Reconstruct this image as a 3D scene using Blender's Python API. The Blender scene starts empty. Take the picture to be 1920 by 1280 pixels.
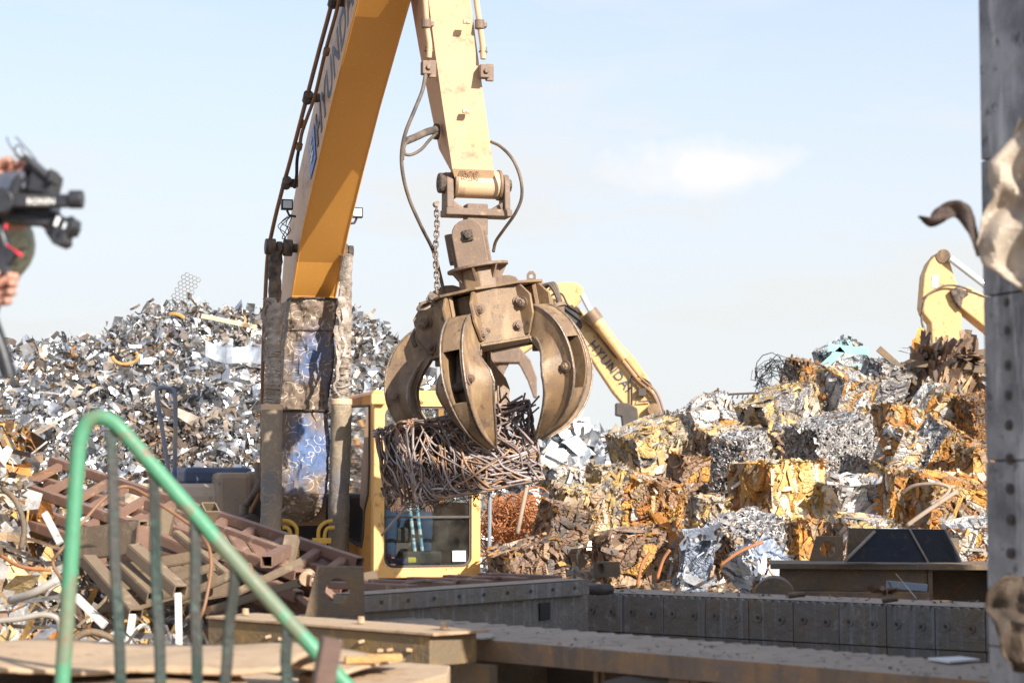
import bpy, math, random
from mathutils import Vector as V, Matrix as M4, noise
R = math.radians
S = bpy.context.scene
COL = S.collection
random.seed(7)
# ------------------------------------------------------------------ camera
EYE, FPX, PITCH = 2.6, 70 / 36 * 1920, math.atan(260 / (70 / 36 * 1920))
cd = bpy.data.cameras.new('camera'); cam = bpy.data.objects.new('camera', cd); COL.objects.link(cam)
cam.location = (0, 0, EYE); cam.rotation_euler = (R(90) + PITCH, 0, 0)
cd.lens = 70; cd.sensor_width = 36; cd.clip_end = 3000; cd.clip_start = .1
cd.dof.use_dof = True; cd.dof.focus_distance = 15; cd.dof.aperture_fstop = 5
S.camera = cam
# ------------------------------------------------------------------ world, sun, exposure
SUN_AZ, SUN_EL = 36, 27.5           # degrees right of straight behind the camera, and up
w = bpy.data.worlds.new('World'); S.world = w; w.use_nodes = True
nt = w.node_tree; N = nt.nodes; L = nt.links
bg = N['Background']; bg.inputs[1].default_value = .15
sky = N.new('ShaderNodeTexSky'); sky.sky_type = 'NISHITA'; sky.sun_disc = False
sky.sun_elevation = R(SUN_EL); sky.sun_rotation = R(180 - SUN_AZ)
sky.air_density = 1.0; sky.dust_density = 1.2; sky.ozone_density = 2.5; sky.altitude = 50
tc = N.new('ShaderNodeTexCoord'); sep = N.new('ShaderNodeSeparateXYZ'); L.new(tc.outputs['Generated'], sep.inputs[0])
# thin veil of high haze and a few wisps of cloud, laid out by direction in the sky
mr = N.new('ShaderNodeMapRange'); mr.inputs[1].default_value = .03; mr.inputs[2].default_value = .34
mr.inputs[3].default_value = .97; mr.inputs[4].default_value = .42; mr.interpolation_type = 'SMOOTHSTEP'
L.new(sep.outputs[2], mr.inputs[0])
mp = N.new('ShaderNodeMapping'); mp.inputs['Scale'].default_value = (2.2, 2.2, 9); mp.inputs['Location'].default_value = (1.3, .2, .1); L.new(tc.outputs['Generated'], mp.inputs[0])
ns = N.new('ShaderNodeTexNoise'); ns.inputs['Scale'].default_value = 1.7; ns.inputs['Detail'].default_value = 7; ns.inputs['Roughness'].default_value = .55
L.new(mp.outputs[0], ns.inputs[0])
cr = N.new('ShaderNodeMapRange'); cr.inputs[1].default_value = .50; cr.inputs[2].default_value = .78; cr.inputs[3].default_value = 0; cr.inputs[4].default_value = .55
L.new(ns.outputs[0], cr.inputs[0])
# one small cumulus wisp right of centre
vs = N.new('ShaderNodeVectorMath'); vs.operation = 'SUBTRACT'; vs.inputs[1].default_value = (.098, .985, .156); L.new(tc.outputs['Generated'], vs.inputs[0])
vm = N.new('ShaderNodeVectorMath'); vm.operation = 'MULTIPLY'; vm.inputs[1].default_value = (17, 0, 62); L.new(vs.outputs[0], vm.inputs[0])
n2 = N.new('ShaderNodeTexNoise'); n2.inputs['Scale'].default_value = 28; n2.inputs['Detail'].default_value = 5; L.new(tc.outputs['Generated'], n2.inputs[0])
vl = N.new('ShaderNodeVectorMath'); vl.operation = 'LENGTH'; L.new(vm.outputs[0], vl.inputs[0])
ad0 = N.new('ShaderNodeMath'); ad0.operation = 'MULTIPLY_ADD'; L.new(n2.outputs[0], ad0.inputs[0]); ad0.inputs[1].default_value = -2.4; L.new(vl.outputs['Value'], ad0.inputs[2])
cm = N.new('ShaderNodeMapRange'); cm.inputs[1].default_value = -.15; cm.inputs[2].default_value = -.85; cm.inputs[3].default_value = 0; cm.inputs[4].default_value = .9; L.new(ad0.outputs[0], cm.inputs[0])
ad = N.new('ShaderNodeMath'); ad.operation = 'ADD'; ad.use_clamp = True; L.new(mr.outputs[0], ad.inputs[0]); L.new(cr.outputs[0], ad.inputs[1])
ad2 = N.new('ShaderNodeMath'); ad2.operation = 'ADD'; ad2.use_clamp = True; L.new(ad.outputs[0], ad2.inputs[0]); ad2.inputs[1].default_value = 0
mx = N.new('ShaderNodeMix'); mx.data_type = 'RGBA'; L.new(ad2.outputs[0], mx.inputs[0]); sv = N.new('ShaderNodeVectorMath'); sv.operation = 'MULTIPLY'; sv.inputs[1].default_value = (.62, .66, .76); L.new(sky.outputs[0], sv.inputs[0]); L.new(sv.outputs[0], mx.inputs[6]); mx.inputs[7].default_value = (2.68, 2.76, 2.80, 1)
mc = N.new('ShaderNodeMix'); mc.data_type = 'RGBA'; L.new(cm.outputs[0], mc.inputs[0]); L.new(mx.outputs[2], mc.inputs[6]); mc.inputs[7].default_value = (3.2, 3.12, 3.08, 1); L.new(mc.outputs[2], bg.inputs[0])
sd = bpy.data.lights.new('sun', 'SUN'); sun = bpy.data.objects.new('sun', sd); COL.objects.link(sun)
sd.energy = 4.2; sd.angle = R(.5); sd.color = (1, .94, .85)
TOSUN = V((math.sin(R(SUN_AZ)) * math.cos(R(SUN_EL)), -math.cos(R(SUN_AZ)) * math.cos(R(SUN_EL)), math.sin(R(SUN_EL))))
sun.rotation_euler = TOSUN.to_track_quat('Z', 'Y').to_euler(); sun.location = TOSUN * 60
S.view_settings.view_transform = 'Standard'; S.view_settings.look = 'None'
S.view_settings.exposure = 1.12; S.view_settings.gamma = 1
S.render.engine = 'CYCLES'
S.cycles.max_bounces = 6; S.cycles.transparent_max_bounces = 8
S.cycles.sample_clamp_indirect = 6

# ------------------------------------------------------------------ helpers
cp, sp = math.cos(PITCH), math.sin(PITCH)
def ray(px, py):
    u, v = (px - 960) / FPX, (640 - py) / FPX
    return V((u, cp - v * sp, sp + v * cp))
def P(px, py, Y):
    d = ray(px, py); return V((0, 0, EYE)) + d * (Y / d.y)
def Z(px, py, z):
    d = ray(px, py); return V((0, 0, EYE)) + d * ((z - EYE) / d.z)
rnd = random.random
def ru(a, b): return a + (b - a) * rnd()
def tag(o, label=None, cat=None, group=None, kind=None):
    if label: o['label'] = label
    if cat: o['category'] = cat
    if group: o['group'] = group
    if kind: o['kind'] = kind
    return o
def thing(name, loc, label, cat, group=None):
    o = bpy.data.objects.new(name, None); COL.objects.link(o); o.location = loc; o.empty_display_size = .2
    o['_w'] = [float(x) for x in loc]
    return tag(o, label, cat, group)
def wloc(o): return V(o['_w']) if '_w' in o else V(o.location)
class MB:
    def __init__(s): s.v = []; s.f = []; s.c = []; s.mi = []; s.col = (.5, .5, .5, 0); s.m = 0
    def add(s, vs, fs):
        b = len(s.v); s.v += [tuple(x) for x in vs]
        for f in fs: s.f.append(tuple(b + i for i in f)); s.c.append(s.col); s.mi.append(s.m)
        return s
    def hexa(s, a):   # 4 bottom then 4 top, same winding
        return s.add(a, [(3, 2, 1, 0), (4, 5, 6, 7), (0, 1, 5, 4), (1, 2, 6, 5), (2, 3, 7, 6), (3, 0, 4, 7)])
    def box(s, c, size, rot=None, ax=None):
        c = V(c); X, Y, Zz = (V((1, 0, 0)), V((0, 1, 0)), V((0, 0, 1))) if ax is None else ax
        if rot is not None: X, Y, Zz = rot @ X, rot @ Y, rot @ Zz
        X, Y, Zz = X * size[0] / 2, Y * size[1] / 2, Zz * size[2] / 2
        return s.hexa([c - X - Y - Zz, c + X - Y - Zz, c + X + Y - Zz, c - X + Y - Zz, c - X - Y + Zz, c + X - Y + Zz, c + X + Y + Zz, c - X + Y + Zz])
    def prism(s, poly, off):
        n = len(poly); off = V(off); poly = [V(p) for p in poly]
        return s.add(poly + [p + off for p in poly], [tuple(range(n))[::-1], tuple(range(n, 2 * n))] + [(i, (i + 1) % n, n + (i + 1) % n, n + i) for i in range(n)])
    def cyl(s, a, b, r0, r1=None, n=16):
        r1 = r0 if r1 is None else r1; a, b = V(a), V(b); q = (b - a).to_track_quat('Z', 'Y'); vs = []
        for c, r in ((a, r0), (b, r1)):
            for i in range(n): t = 2 * math.pi * i / n; vs.append(c + q @ V((r * math.cos(t), r * math.sin(t), 0)))
        return s.add(vs, [tuple(range(n))[::-1], tuple(range(n, 2 * n))] + [(i, (i + 1) % n, n + (i + 1) % n, n + i) for i in range(n)])
    def tube(s, pts, r, n=8, closed=False, rad=None):
        pts = [V(p) for p in pts]; m = len(pts); vs = []; up = None
        for i, p in enumerate(pts):
            t = (pts[(i + 1) % m] - pts[i - 1]) if closed else pts[min(i + 1, m - 1)] - pts[max(i - 1, 0)]
            if t.length < 1e-9: t = V((0, 0, 1))
            t.normalize()
            if up is None: up = t.orthogonal().normalized()
            up = (up - t * up.dot(t))
            if up.length < 1e-6: up = t.orthogonal()
            up.normalize(); w_ = t.cross(up); rr = rad[i] if rad else r
            for k in range(n): a = 2 * math.pi * k / n; vs.append(p + (up * math.cos(a) + w_ * math.sin(a)) * rr)
        fs = []
        for i in range(m if closed else m - 1):
            for k in range(n): j = (i + 1) % m; fs.append((i * n + k, i * n + (k + 1) % n, j * n + (k + 1) % n, j * n + k))
        if not closed: fs += [tuple(range(n))[::-1], tuple(range((m - 1) * n, m * n))]
        return s.add(vs, fs)
    def grid(s, rows):
        a, b = len(rows), len(rows[0])
        return s.add([p for r in rows for p in r], [(i * b + j, i * b + j + 1, (i + 1) * b + j + 1, (i + 1) * b + j) for i in range(a - 1) for j in range(b - 1)])
    def loft(s, rings, caps=True):
        n = len(rings[0]); fs = []
        for i in range(len(rings) - 1):
            for k in range(n): fs.append((i * n + k, i * n + (k + 1) % n, (i + 1) * n + (k + 1) % n, (i + 1) * n + k))
        if caps: fs += [tuple(range(n))[::-1], tuple(range((len(rings) - 1) * n, len(rings) * n))]
        return s.add([p for r in rings for p in r], fs)
    def holed(s, outer, hc, hr, off, ry=None):   # planar polygon with a round hole, extruded
        outer = [V(p) for p in outer]; hc = V(hc); off = V(off); ry = ry or hr
        X = (outer[1] - outer[0]).normalized(); nn = off.normalized(); Yv = nn.cross(X)
        o2 = [((p - hc).dot(X), (p - hc).dot(Yv)) for p in outer]
        angs = sorted([math.atan2(y, x) for x, y in o2] + [2 * math.pi * k / 28 - math.pi + .01 for k in range(28)])
        def hit(a):
            dx, dy = math.cos(a), math.sin(a); best = None
            for i in range(len(o2)):
                (x1, y1), (x2, y2) = o2[i], o2[(i + 1) % len(o2)]; ex, ey = x2 - x1, y2 - y1; den = dx * ey - dy * ex
                if abs(den) < 1e-12: continue
                t = (x1 * ey - y1 * ex) / den; u = (x1 * dy - y1 * dx) / den
                if t > 0 and -1e-6 <= u <= 1 + 1e-6 and (best is None or t < best): best = t
            return best or hr * 1.5
        O = [hc + X * math.cos(a) * hit(a) + Yv * math.sin(a) * hit(a) for a in angs]
        I = [hc + X * math.cos(a) * hr + Yv * math.sin(a) * ry for a in angs]
        n = len(angs); vs = O + I + [p + off for p in O] + [p + off for p in I]; fs = []
        for k in range(n):
            j = (k + 1) % n
            fs += [(k, j, n + j, n + k), (2 * n + j, 2 * n + k, 3 * n + k, 3 * n + j), (k, 2 * n + k, 2 * n + j, j), (n + k, n + j, 3 * n + j, 3 * n + k)]
        return s.add(vs, fs)
    def build(s, name, mats, parent=None, smooth=False, bevel=0, label=None):
        if not isinstance(mats, (list, tuple)): mats = [mats]
        lo = [min(p[i] for p in s.v) for i in range(3)]; hi = [max(p[i] for p in s.v) for i in range(3)]
        c = V([(a + b) / 2 for a, b in zip(lo, hi)])
        if parent is None: c.z = lo[2]
        me = bpy.data.meshes.new(name); me.from_pydata([(x - c.x, y - c.y, z - c.z) for x, y, z in s.v], [], s.f)
        for m_ in mats: me.materials.append(m_)
        if len(mats) > 1: me.polygons.foreach_set('material_index', s.mi)
        at = me.color_attributes.new('Col', 'FLOAT_COLOR', 'CORNER'); buf = []
        for p, q in zip(me.polygons, s.c): buf += list(q) * p.loop_total
        at.data.foreach_set('color', buf)
        if smooth: me.polygons.foreach_set('use_smooth', [True] * len(me.polygons))
        me.validate()
        o = bpy.data.objects.new(name, me); COL.objects.link(o); o['_w'] = [c.x, c.y, c.z]
        if parent is not None: o.parent = parent; o.location = c - wloc(parent)
        else: o.location = c
        if smooth and smooth != 'all':
            try: me.set_sharp_from_angle(angle=R(38))
            except Exception: pass
        if bevel:
            b = o.modifiers.new('bevel', 'BEVEL'); b.width = bevel; b.segments = 2; b.limit_method = 'ANGLE'; b.angle_limit = R(40)
        if label: o['label'] = label
        return o
def spline(pts, k=8):
    pts = [V(p) for p in pts]; q = [pts[0] * 2 - pts[1]] + pts + [pts[-1] * 2 - pts[-2]]; out = []
    for i in range(1, len(q) - 2):
        a, b, c, d = q[i - 1:i + 3]
        for j in range(k):
            t = j / k; out.append(.5 * ((2 * b) + (c - a) * t + (2 * a - 5 * b + 4 * c - d) * t * t + (3 * b - a - 3 * c + d) * t ** 3))
    out.append(pts[-1]); return out
def clone(o, parent=None, loc=None):
    c = o.copy(); COL.objects.link(c); c.parent = parent
    for ch in o.children: clone(ch, c)
    if loc is not None: c.location = loc
    return c
def textmesh(body, size, name, mat, parent, origin, X, Y, extr=.002, shear=0, bold=0, align='LEFT', spacing=1.0):
    cu = bpy.data.curves.new(name, 'FONT'); cu.body = body; cu.size = size; cu.extrude = extr; cu.shear = shear; cu.offset = bold; cu.align_x = align; cu.space_character = spacing
    t = bpy.data.objects.new(name, cu); COL.objects.link(t)
    me = bpy.data.meshes.new_from_object(t.evaluated_get(bpy.context.evaluated_depsgraph_get()))
    bpy.data.objects.remove(t); bpy.data.curves.remove(cu)
    X = X.normalized(); Zz = X.cross(Y).normalized(); Y = Zz.cross(X)
    me.transform(M4((( X.x, Y.x, Zz.x, 0), (X.y, Y.y, Zz.y, 0), (X.z, Y.z, Zz.z, 0), (0, 0, 0, 1))))
    me.materials.clear(); me.materials.append(mat); me.name = name
    o = bpy.data.objects.new(name, me); COL.objects.link(o); o.parent = parent; o.location = V(origin) - wloc(parent); o['_w'] = [float(q) for q in origin]
    return o
# ------------------------------------------------------------------ materials
def mat(name, c1, c2=None, c3=None, scale=4, thr=.5, soft=.12, rough=.6, metal=0, bump=.15, bscale=60, spec=.4, stretch=(1, 1, 1), streak=None, attr=False, det=6):
    m = bpy.data.materials.new(name); m.use_nodes = True; nt = m.node_tree; n = nt.nodes; l = nt.links; b = n['Principled BSDF']
    b.inputs['Roughness'].default_value = rough; b.inputs['Metallic'].default_value = metal; b.inputs['Specular IOR Level'].default_value = spec
    g = n.new('ShaderNodeNewGeometry'); mp = n.new('ShaderNodeMapping'); mp.inputs['Scale'].default_value = stretch; l.new(g.outputs['Position'], mp.inputs[0])
    def nz(sc, det=6, ro=.6):
        x = n.new('ShaderNodeTexNoise'); x.inputs['Scale'].default_value = sc; x.inputs['Detail'].default_value = det; x.inputs['Roughness'].default_value = ro; l.new(mp.outputs[0], x.inputs[0]); return x
    def mixc(f, a, bb):
        x = n.new('ShaderNodeMix'); x.data_type = 'RGBA'; l.new(f, x.inputs[0])
        for s_, val in ((6, a), (7, bb)):
            if isinstance(val, tuple): x.inputs[s_].default_value = (*val[:3], 1)
            else: l.new(val, x.inputs[s_])
        return x.outputs[2]
    def ramp(src, lo, hi):
        x = n.new('ShaderNodeMapRange'); x.inputs[1].default_value = lo; x.inputs[2].default_value = hi; l.new(src, x.inputs[0]); return x.outputs[0]
    if attr:
        a = n.new('ShaderNodeAttribute'); a.attribute_name = 'Col'; col = a.outputs['Color']
        x = nz(scale, 5); mm = n.new('ShaderNodeMapRange'); l.new(x.outputs[0], mm.inputs[0]); mm.inputs[1].default_value = .3; mm.inputs[2].default_value = .7; mm.inputs[3].default_value = .6; mm.inputs[4].default_value = 1.25
        vmm = n.new('ShaderNodeVectorMath'); vmm.operation = 'SCALE'; l.new(col, vmm.inputs[0]); l.new(mm.outputs[0], vmm.inputs['Scale']); col = vmm.outputs[0]
        if c2: col = mixc(ramp(nz(scale * .45).outputs[0], thr - soft, thr + soft), col, c2)
        l.new(a.outputs['Alpha'], b.inputs['Metallic'])
        rr = n.new('ShaderNodeMapRange'); l.new(a.outputs['Alpha'], rr.inputs[0]); rr.inputs[3].default_value = rough; rr.inputs[4].default_value = .3; l.new(rr.outputs[0], b.inputs['Roughness'])
    else:
        col = tuple(c1)
        if c2: col = mixc(ramp(nz(scale, det).outputs[0], thr - soft, thr + soft), c1, c2)
        if c3: col = mixc(ramp(nz(scale * 3.7, 8, .7).outputs[0], .56, .66), col, c3)
        if streak:
            st = n.new('ShaderNodeMapping'); st.inputs['Scale'].default_value = streak[1]; l.new(g.outputs['Position'], st.inputs[0])
            x = n.new('ShaderNodeTexNoise'); x.inputs['Scale'].default_value = 1; x.inputs['Detail'].default_value = 7; x.inputs['Roughness'].default_value = .65; l.new(st.outputs[0], x.inputs[0])
            col = mixc(ramp(x.outputs[0], streak[2] if len(streak) > 2 else .47, streak[3] if len(streak) > 3 else .62), col, streak[0])
        if not isinstance(col, tuple):
            x = nz(bscale * .6, 3); rr = n.new('ShaderNodeMapRange'); l.new(x.outputs[0], rr.inputs[0]); rr.inputs[3].default_value = max(.05, rough - .18); rr.inputs[4].default_value = min(1, rough + .18); l.new(rr.outputs[0], b.inputs['Roughness'])
    if isinstance(col, tuple): b.inputs['Base Color'].default_value = (*col[:3], 1)
    else: l.new(col, b.inputs['Base Color'])
    if bump:
        bp = n.new('ShaderNodeBump'); bp.inputs['Strength'].default_value = bump; bp.inputs['Distance'].default_value = .02; l.new(nz(bscale, 5, .65).outputs[0], bp.inputs['Height']); l.new(bp.outputs[0], b.inputs['Normal'])
    return m
MT = {}
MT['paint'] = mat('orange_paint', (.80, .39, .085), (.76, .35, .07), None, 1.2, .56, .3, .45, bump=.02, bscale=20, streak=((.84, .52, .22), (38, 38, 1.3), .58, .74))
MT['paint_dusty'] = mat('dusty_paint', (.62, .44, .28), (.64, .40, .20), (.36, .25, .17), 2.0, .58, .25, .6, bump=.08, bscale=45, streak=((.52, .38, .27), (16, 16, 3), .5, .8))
MT['paint_side'] = mat('dusty_side_sheen_paint', (.52, .33, .21), (.50, .27, .11), (.30, .20, .13), 1.6, .58, .16, .5, bump=.06, bscale=40)  # left faces tinted for sky sheen and shade, unlike the other faces
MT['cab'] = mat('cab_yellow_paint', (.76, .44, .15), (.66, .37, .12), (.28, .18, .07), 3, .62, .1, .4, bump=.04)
MT['cab_side'] = mat('cab_shaded_panel', (.52, .24, .055), (.42, .2, .07), (.2, .12, .06), 2.4, .58, .12, .45, bump=.05)  # cab paint darkened toward orange to carry the sides' shade
MT['far_paint'] = mat('pale_far_paint', (.66, .42, .18), (.56, .34, .13), (.25, .16, .08), 2.0, .56, .2, .55, bump=.06, bscale=12)  # paler than the near machine's orange
MT['pipe'] = mat('brown_orange_pipe', (.27, .13, .055), (.18, .10, .06), None, 12, .5, .2, .5, bump=.1)
MT['grap'] = mat('dusty_brown_steel', (.25, .155, .08), (.18, .12, .08), (.10, .07, .05), 4.2, .50, .12, .5, bump=.2, bscale=95, streak=((.35, .235, .13), (7, 7, 2.5), .5, .66))
MT['worn'] = mat('worn_steel_edge', (.36, .30, .25), (.22, .16, .11), None, 20, .5, .15, .42, metal=.55, bump=.4, bscale=50)
MT['blacksteel'] = mat('greasy_black_steel', (.035, .034, .036), (.075, .06, .05), (.15, .12, .1), 8, .55, .1, .5, bump=.6, bscale=70)
MT['grease'] = mat('greasy_pin', (.05, .04, .034), (.17, .12, .085), None, 11, .52, .1, .55, bump=.8, bscale=55)
MT['hub'] = mat('dusty_swivel_steel', (.22, .145, .10), (.16, .11, .08), (.30, .2, .11), 5, .5, .2, .6, bump=.2, bscale=80)
MT['rebar'] = mat('reinforcing_bar', (.33, .25, .225), (.26, .15, .095), (.40, .20, .10), 5, .5, .15, .5, metal=.35, bump=.35, bscale=70, attr=False)
MT['hose'] = mat('dusty_rubber_hose', (.06, .052, .046), (.20, .15, .11), None, 6, .5, .15, .6, bump=.2)
MT['chain'] = mat('chain_steel', (.26, .20, .15), (.14, .1, .08), None, 20, .5, .2, .5, metal=.4, bump=.3)
MT['wrap'] = mat('torn_foil_wrap', (.42, .37, .32), (.26, .2, .15), (.55, .5, .46), 9, .5, .12, .45, metal=.2, bump=.9, bscale=26)
MT['black'] = mat('black_rubber', (.018, .018, .02), rough=.5, bump=.1)
MT['bluecover'] = mat('navy_tarpaulin', (.045, .07, .13), (.09, .11, .16), None, 3, .5, .2, .5, bump=.3, bscale=8)
MT['dustbody'] = mat('dust_covered_body', (.36, .27, .19), (.28, .22, .17), (.20, .16, .13), 3, .5, .2, .8, bump=.25, bscale=14)
MT['tankdust'] = mat('tan_dust_on_tank', (.50, .39, .28), (.42, .33, .25), (.32, .25, .19), 3, .5, .2, .8, bump=.15, bscale=10)
MT['dark'] = mat('dark_machine_metal', (.045, .04, .038), (.09, .07, .055), None, 3, .5, .2, .6, bump=.2)
MT['ypipe'] = mat('yellow_pipe_paint', (.68, .42, .07), (.5, .3, .06), None, 10, .6, .1, .4, bump=.05)
MT['deck'] = mat('dust_on_steel_deck', (.40, .32, .25), (.32, .255, .20), (.15, .115, .09), 3.4, .5, .2, .9, bump=.5, bscale=70)
MT['deckedge'] = mat('rusty_deck_edge', (.26, .155, .075), (.15, .12, .10), (.30, .17, .07), 7, .5, .15, .7, bump=.4, bscale=40, streak=((.13, .10, .08), (8, 8, .8)))
MT['wear'] = mat('wear_plate_steel', (.195, .175, .155), (.22, .16, .105), (.32, .29, .26), 3.2, .56, .14, .5, metal=.2, bump=.35, bscale=30, streak=((.32, .32, .34), (40, 40, 1.3), .52, .72))
MT['steel'] = mat('column_wear_plate', (.10, .10, .11), (.30, .30, .31), (.06, .055, .055), 4.2, .52, .13, .5, metal=.1, bump=.25, bscale=22, streak=((.42, .42, .43), (16, 16, 2.4), .54, .70))
MT['hide'] = mat('rusty_plate', (.19, .125, .07), (.13, .105, .08), (.26, .15, .06), 6, .5, .14, .7, bump=.4, bscale=45)
MT['tan'] = mat('dusty_tan_plate', (.46, .33, .21), (.38, .26, .16), (.28, .17, .09), 4, .5, .2, .85, bump=.35, bscale=40)
MT['beam'] = mat('rusty_beam_face', (.24, .15, .055), (.16, .115, .07), (.34, .20, .06), 4, .5, .15, .7, bump=.35, bscale=40)
MT['frame'] = mat('brown_primer_tube', (.25, .14, .095), (.18, .105, .075), (.34, .23, .15), 4, .5, .2, .6, bump=.15, bscale=40)
MT['olive_tube'] = mat('olive_brown_tube', (.22, .16, .10), (.17, .12, .08), (.30, .23, .15), 4, .5, .2, .65, bump=.2)
MT['navy'] = mat('blue_black_plate', (.030, .040, .062), (.055, .055, .06), (.09, .075, .06), 3, .55, .15, .35, metal=.2, bump=.15)
MT['edge'] = mat('pale_metal_lit_edge', (.36, .33, .29), (.26, .22, .18), rough=.5)  # pale metal, also used to paint lit rims on the standing plates
MT['green'] = mat('chipped_green_paint', (.07, .23, .13), (.13, .165, .105), (.18, .12, .08), 4.5, .54, .03, .5, bump=.2, bscale=30)
MT['greendark'] = mat('dull_green_bar', (.012, .028, .022), (.028, .027, .023), (.03, .06, .045), 9, .5, .1, .5, bump=.2)
MT['white'] = mat('white_painted_steel', (.55, .53, .5), (.42, .37, .32), (.35, .22, .12), 6, .6, .1, .5, bump=.1)
MT['flake'] = mat('scrap_sheet', (0, 0, 0), (.22, .14, .08), scale=9, thr=.66, soft=.05, rough=.6, bump=.7, bscale=22, attr=True)
MT['crush'] = mat('crushed_sheet', (0, 0, 0), (.20, .13, .08), scale=9, thr=.66, soft=.05, rough=.62, bump=.3, bscale=30, attr=True)
MT['shiny'] = mat('bright_clippings', (0, 0, 0), None, scale=6, rough=.5, bump=.25, bscale=14, attr=True)
MT['soil'] = mat('oily_yard_soil', (.30, .24, .18), (.2, .16, .12), (.34, .28, .21), .6, .5, .2, .95, bump=.5, bscale=6)
MT['core'] = mat('scrap_core', (.12, .085, .06), (.19, .11, .055), (.07, .06, .055), 5, .5, .15, .8, bump=.8, bscale=18)
MT['coregrey'] = mat('scrap_core_grey', (.13, .12, .11), (.2, .18, .16), (.11, .07, .045), 4, .5, .15, .6, bump=.8, bscale=10)
MT['letter'] = mat('dark_blue_lettering', (.05, .06, .09), (.09, .09, .10), None, 20, .55, .1, .5, bump=0)
MT['emblem'] = mat('emblem_blue', (.05, .13, .42), rough=.4, bump=0)
MT['camblack'] = mat('camera_black', (.014, .015, .019), (.03, .03, .035), None, 30, .5, .2, .4, bump=.05)
MT['red'] = mat('red_trim', (.55, .03, .05), rough=.4, bump=0)
MT['skin'] = mat('skin', (.52, .27, .19), (.46, .21, .15), None, 14, .5, .2, .5, bump=.06, bscale=200)
MT['jeans'] = mat('blue_denim', (.06, .10, .19), (.045, .075, .14), None, 14, .5, .2, .85, bump=.2, bscale=120)
MT['shirt'] = mat('grey_work_shirt', (.12, .14, .18), rough=.9, bump=.1)
MT['hair'] = mat('dark_hair', (.02, .015, .012), rough=.6, bump=.2)
MT['crumple'] = mat('dusty_crumpled_sheet', (.42, .35, .27), (.30, .24, .19), (.52, .45, .36), 7, .5, .15, .7, bump=.3, bscale=30)
MT['darkrust'] = mat('dark_brown_scrap', (.04, .026, .022), (.065, .04, .03), None, 9, .5, .15, .6, bump=.4)
MT['lumprust'] = mat('rusty_torn_plate', (.075, .05, .032), (.05, .04, .033), (.13, .075, .04), 8, .5, .12, .75, bump=.5, bscale=30)
MT['wire'] = mat('orange_rust_wire', (.42, .16, .05), (.26, .11, .055), None, 8, .5, .2, .8, bump=.2)
MT['paper'] = mat('white_paper', (.68, .68, .66), rough=.9, bump=0)
MT['lens'] = mat('lamp_glass', (.55, .6, .62), rough=.08, bump=0, spec=.8)
MT['turq'] = mat('turquoise_panel', (.25, .58, .54), (.4, .5, .48), None, 6, .6, .1, .5, bump=.2)
def glass_mat():
    m = bpy.data.materials.new('cab_glass'); m.use_nodes = True; n = m.node_tree.nodes; l = m.node_tree.links; n.remove(n['Principled BSDF'])
    t = n.new('ShaderNodeBsdfTransparent'); t.inputs[0].default_value = (.76, .80, .80, 1); g = n.new('ShaderNodeBsdfGlossy'); g.inputs['Roughness'].default_value = .03
    d = n.new('ShaderNodeBsdfDiffuse'); d.inputs[0].default_value = (.45, .40, .34, 1)
    fr = n.new('ShaderNodeFresnel'); fr.inputs[0].default_value = 1.6; x = n.new('ShaderNodeMixShader'); l.new(fr.outputs[0], x.inputs[0]); l.new(t.outputs[0], x.inputs[1]); l.new(g.outputs[0], x.inputs[2])
    nz = n.new('ShaderNodeTexNoise'); nz.inputs['Scale'].default_value = 6; nz.inputs['Detail'].default_value = 6; mr = n.new('ShaderNodeMapRange'); mr.inputs[1].default_value = .4; mr.inputs[2].default_value = .8; mr.inputs[3].default_value = .01; mr.inputs[4].default_value = .09
    ge = n.new('ShaderNodeNewGeometry'); l.new(ge.outputs['Position'], nz.inputs[0]); l.new(nz.outputs[0], mr.inputs[0])
    y = n.new('ShaderNodeMixShader'); l.new(mr.outputs[0], y.inputs[0]); l.new(x.outputs[0], y.inputs[1]); l.new(d.outputs[0], y.inputs[2]); l.new(y.outputs[0], n['Material Output'].inputs[0]); return m
MT['glass'] = glass_mat()
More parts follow.
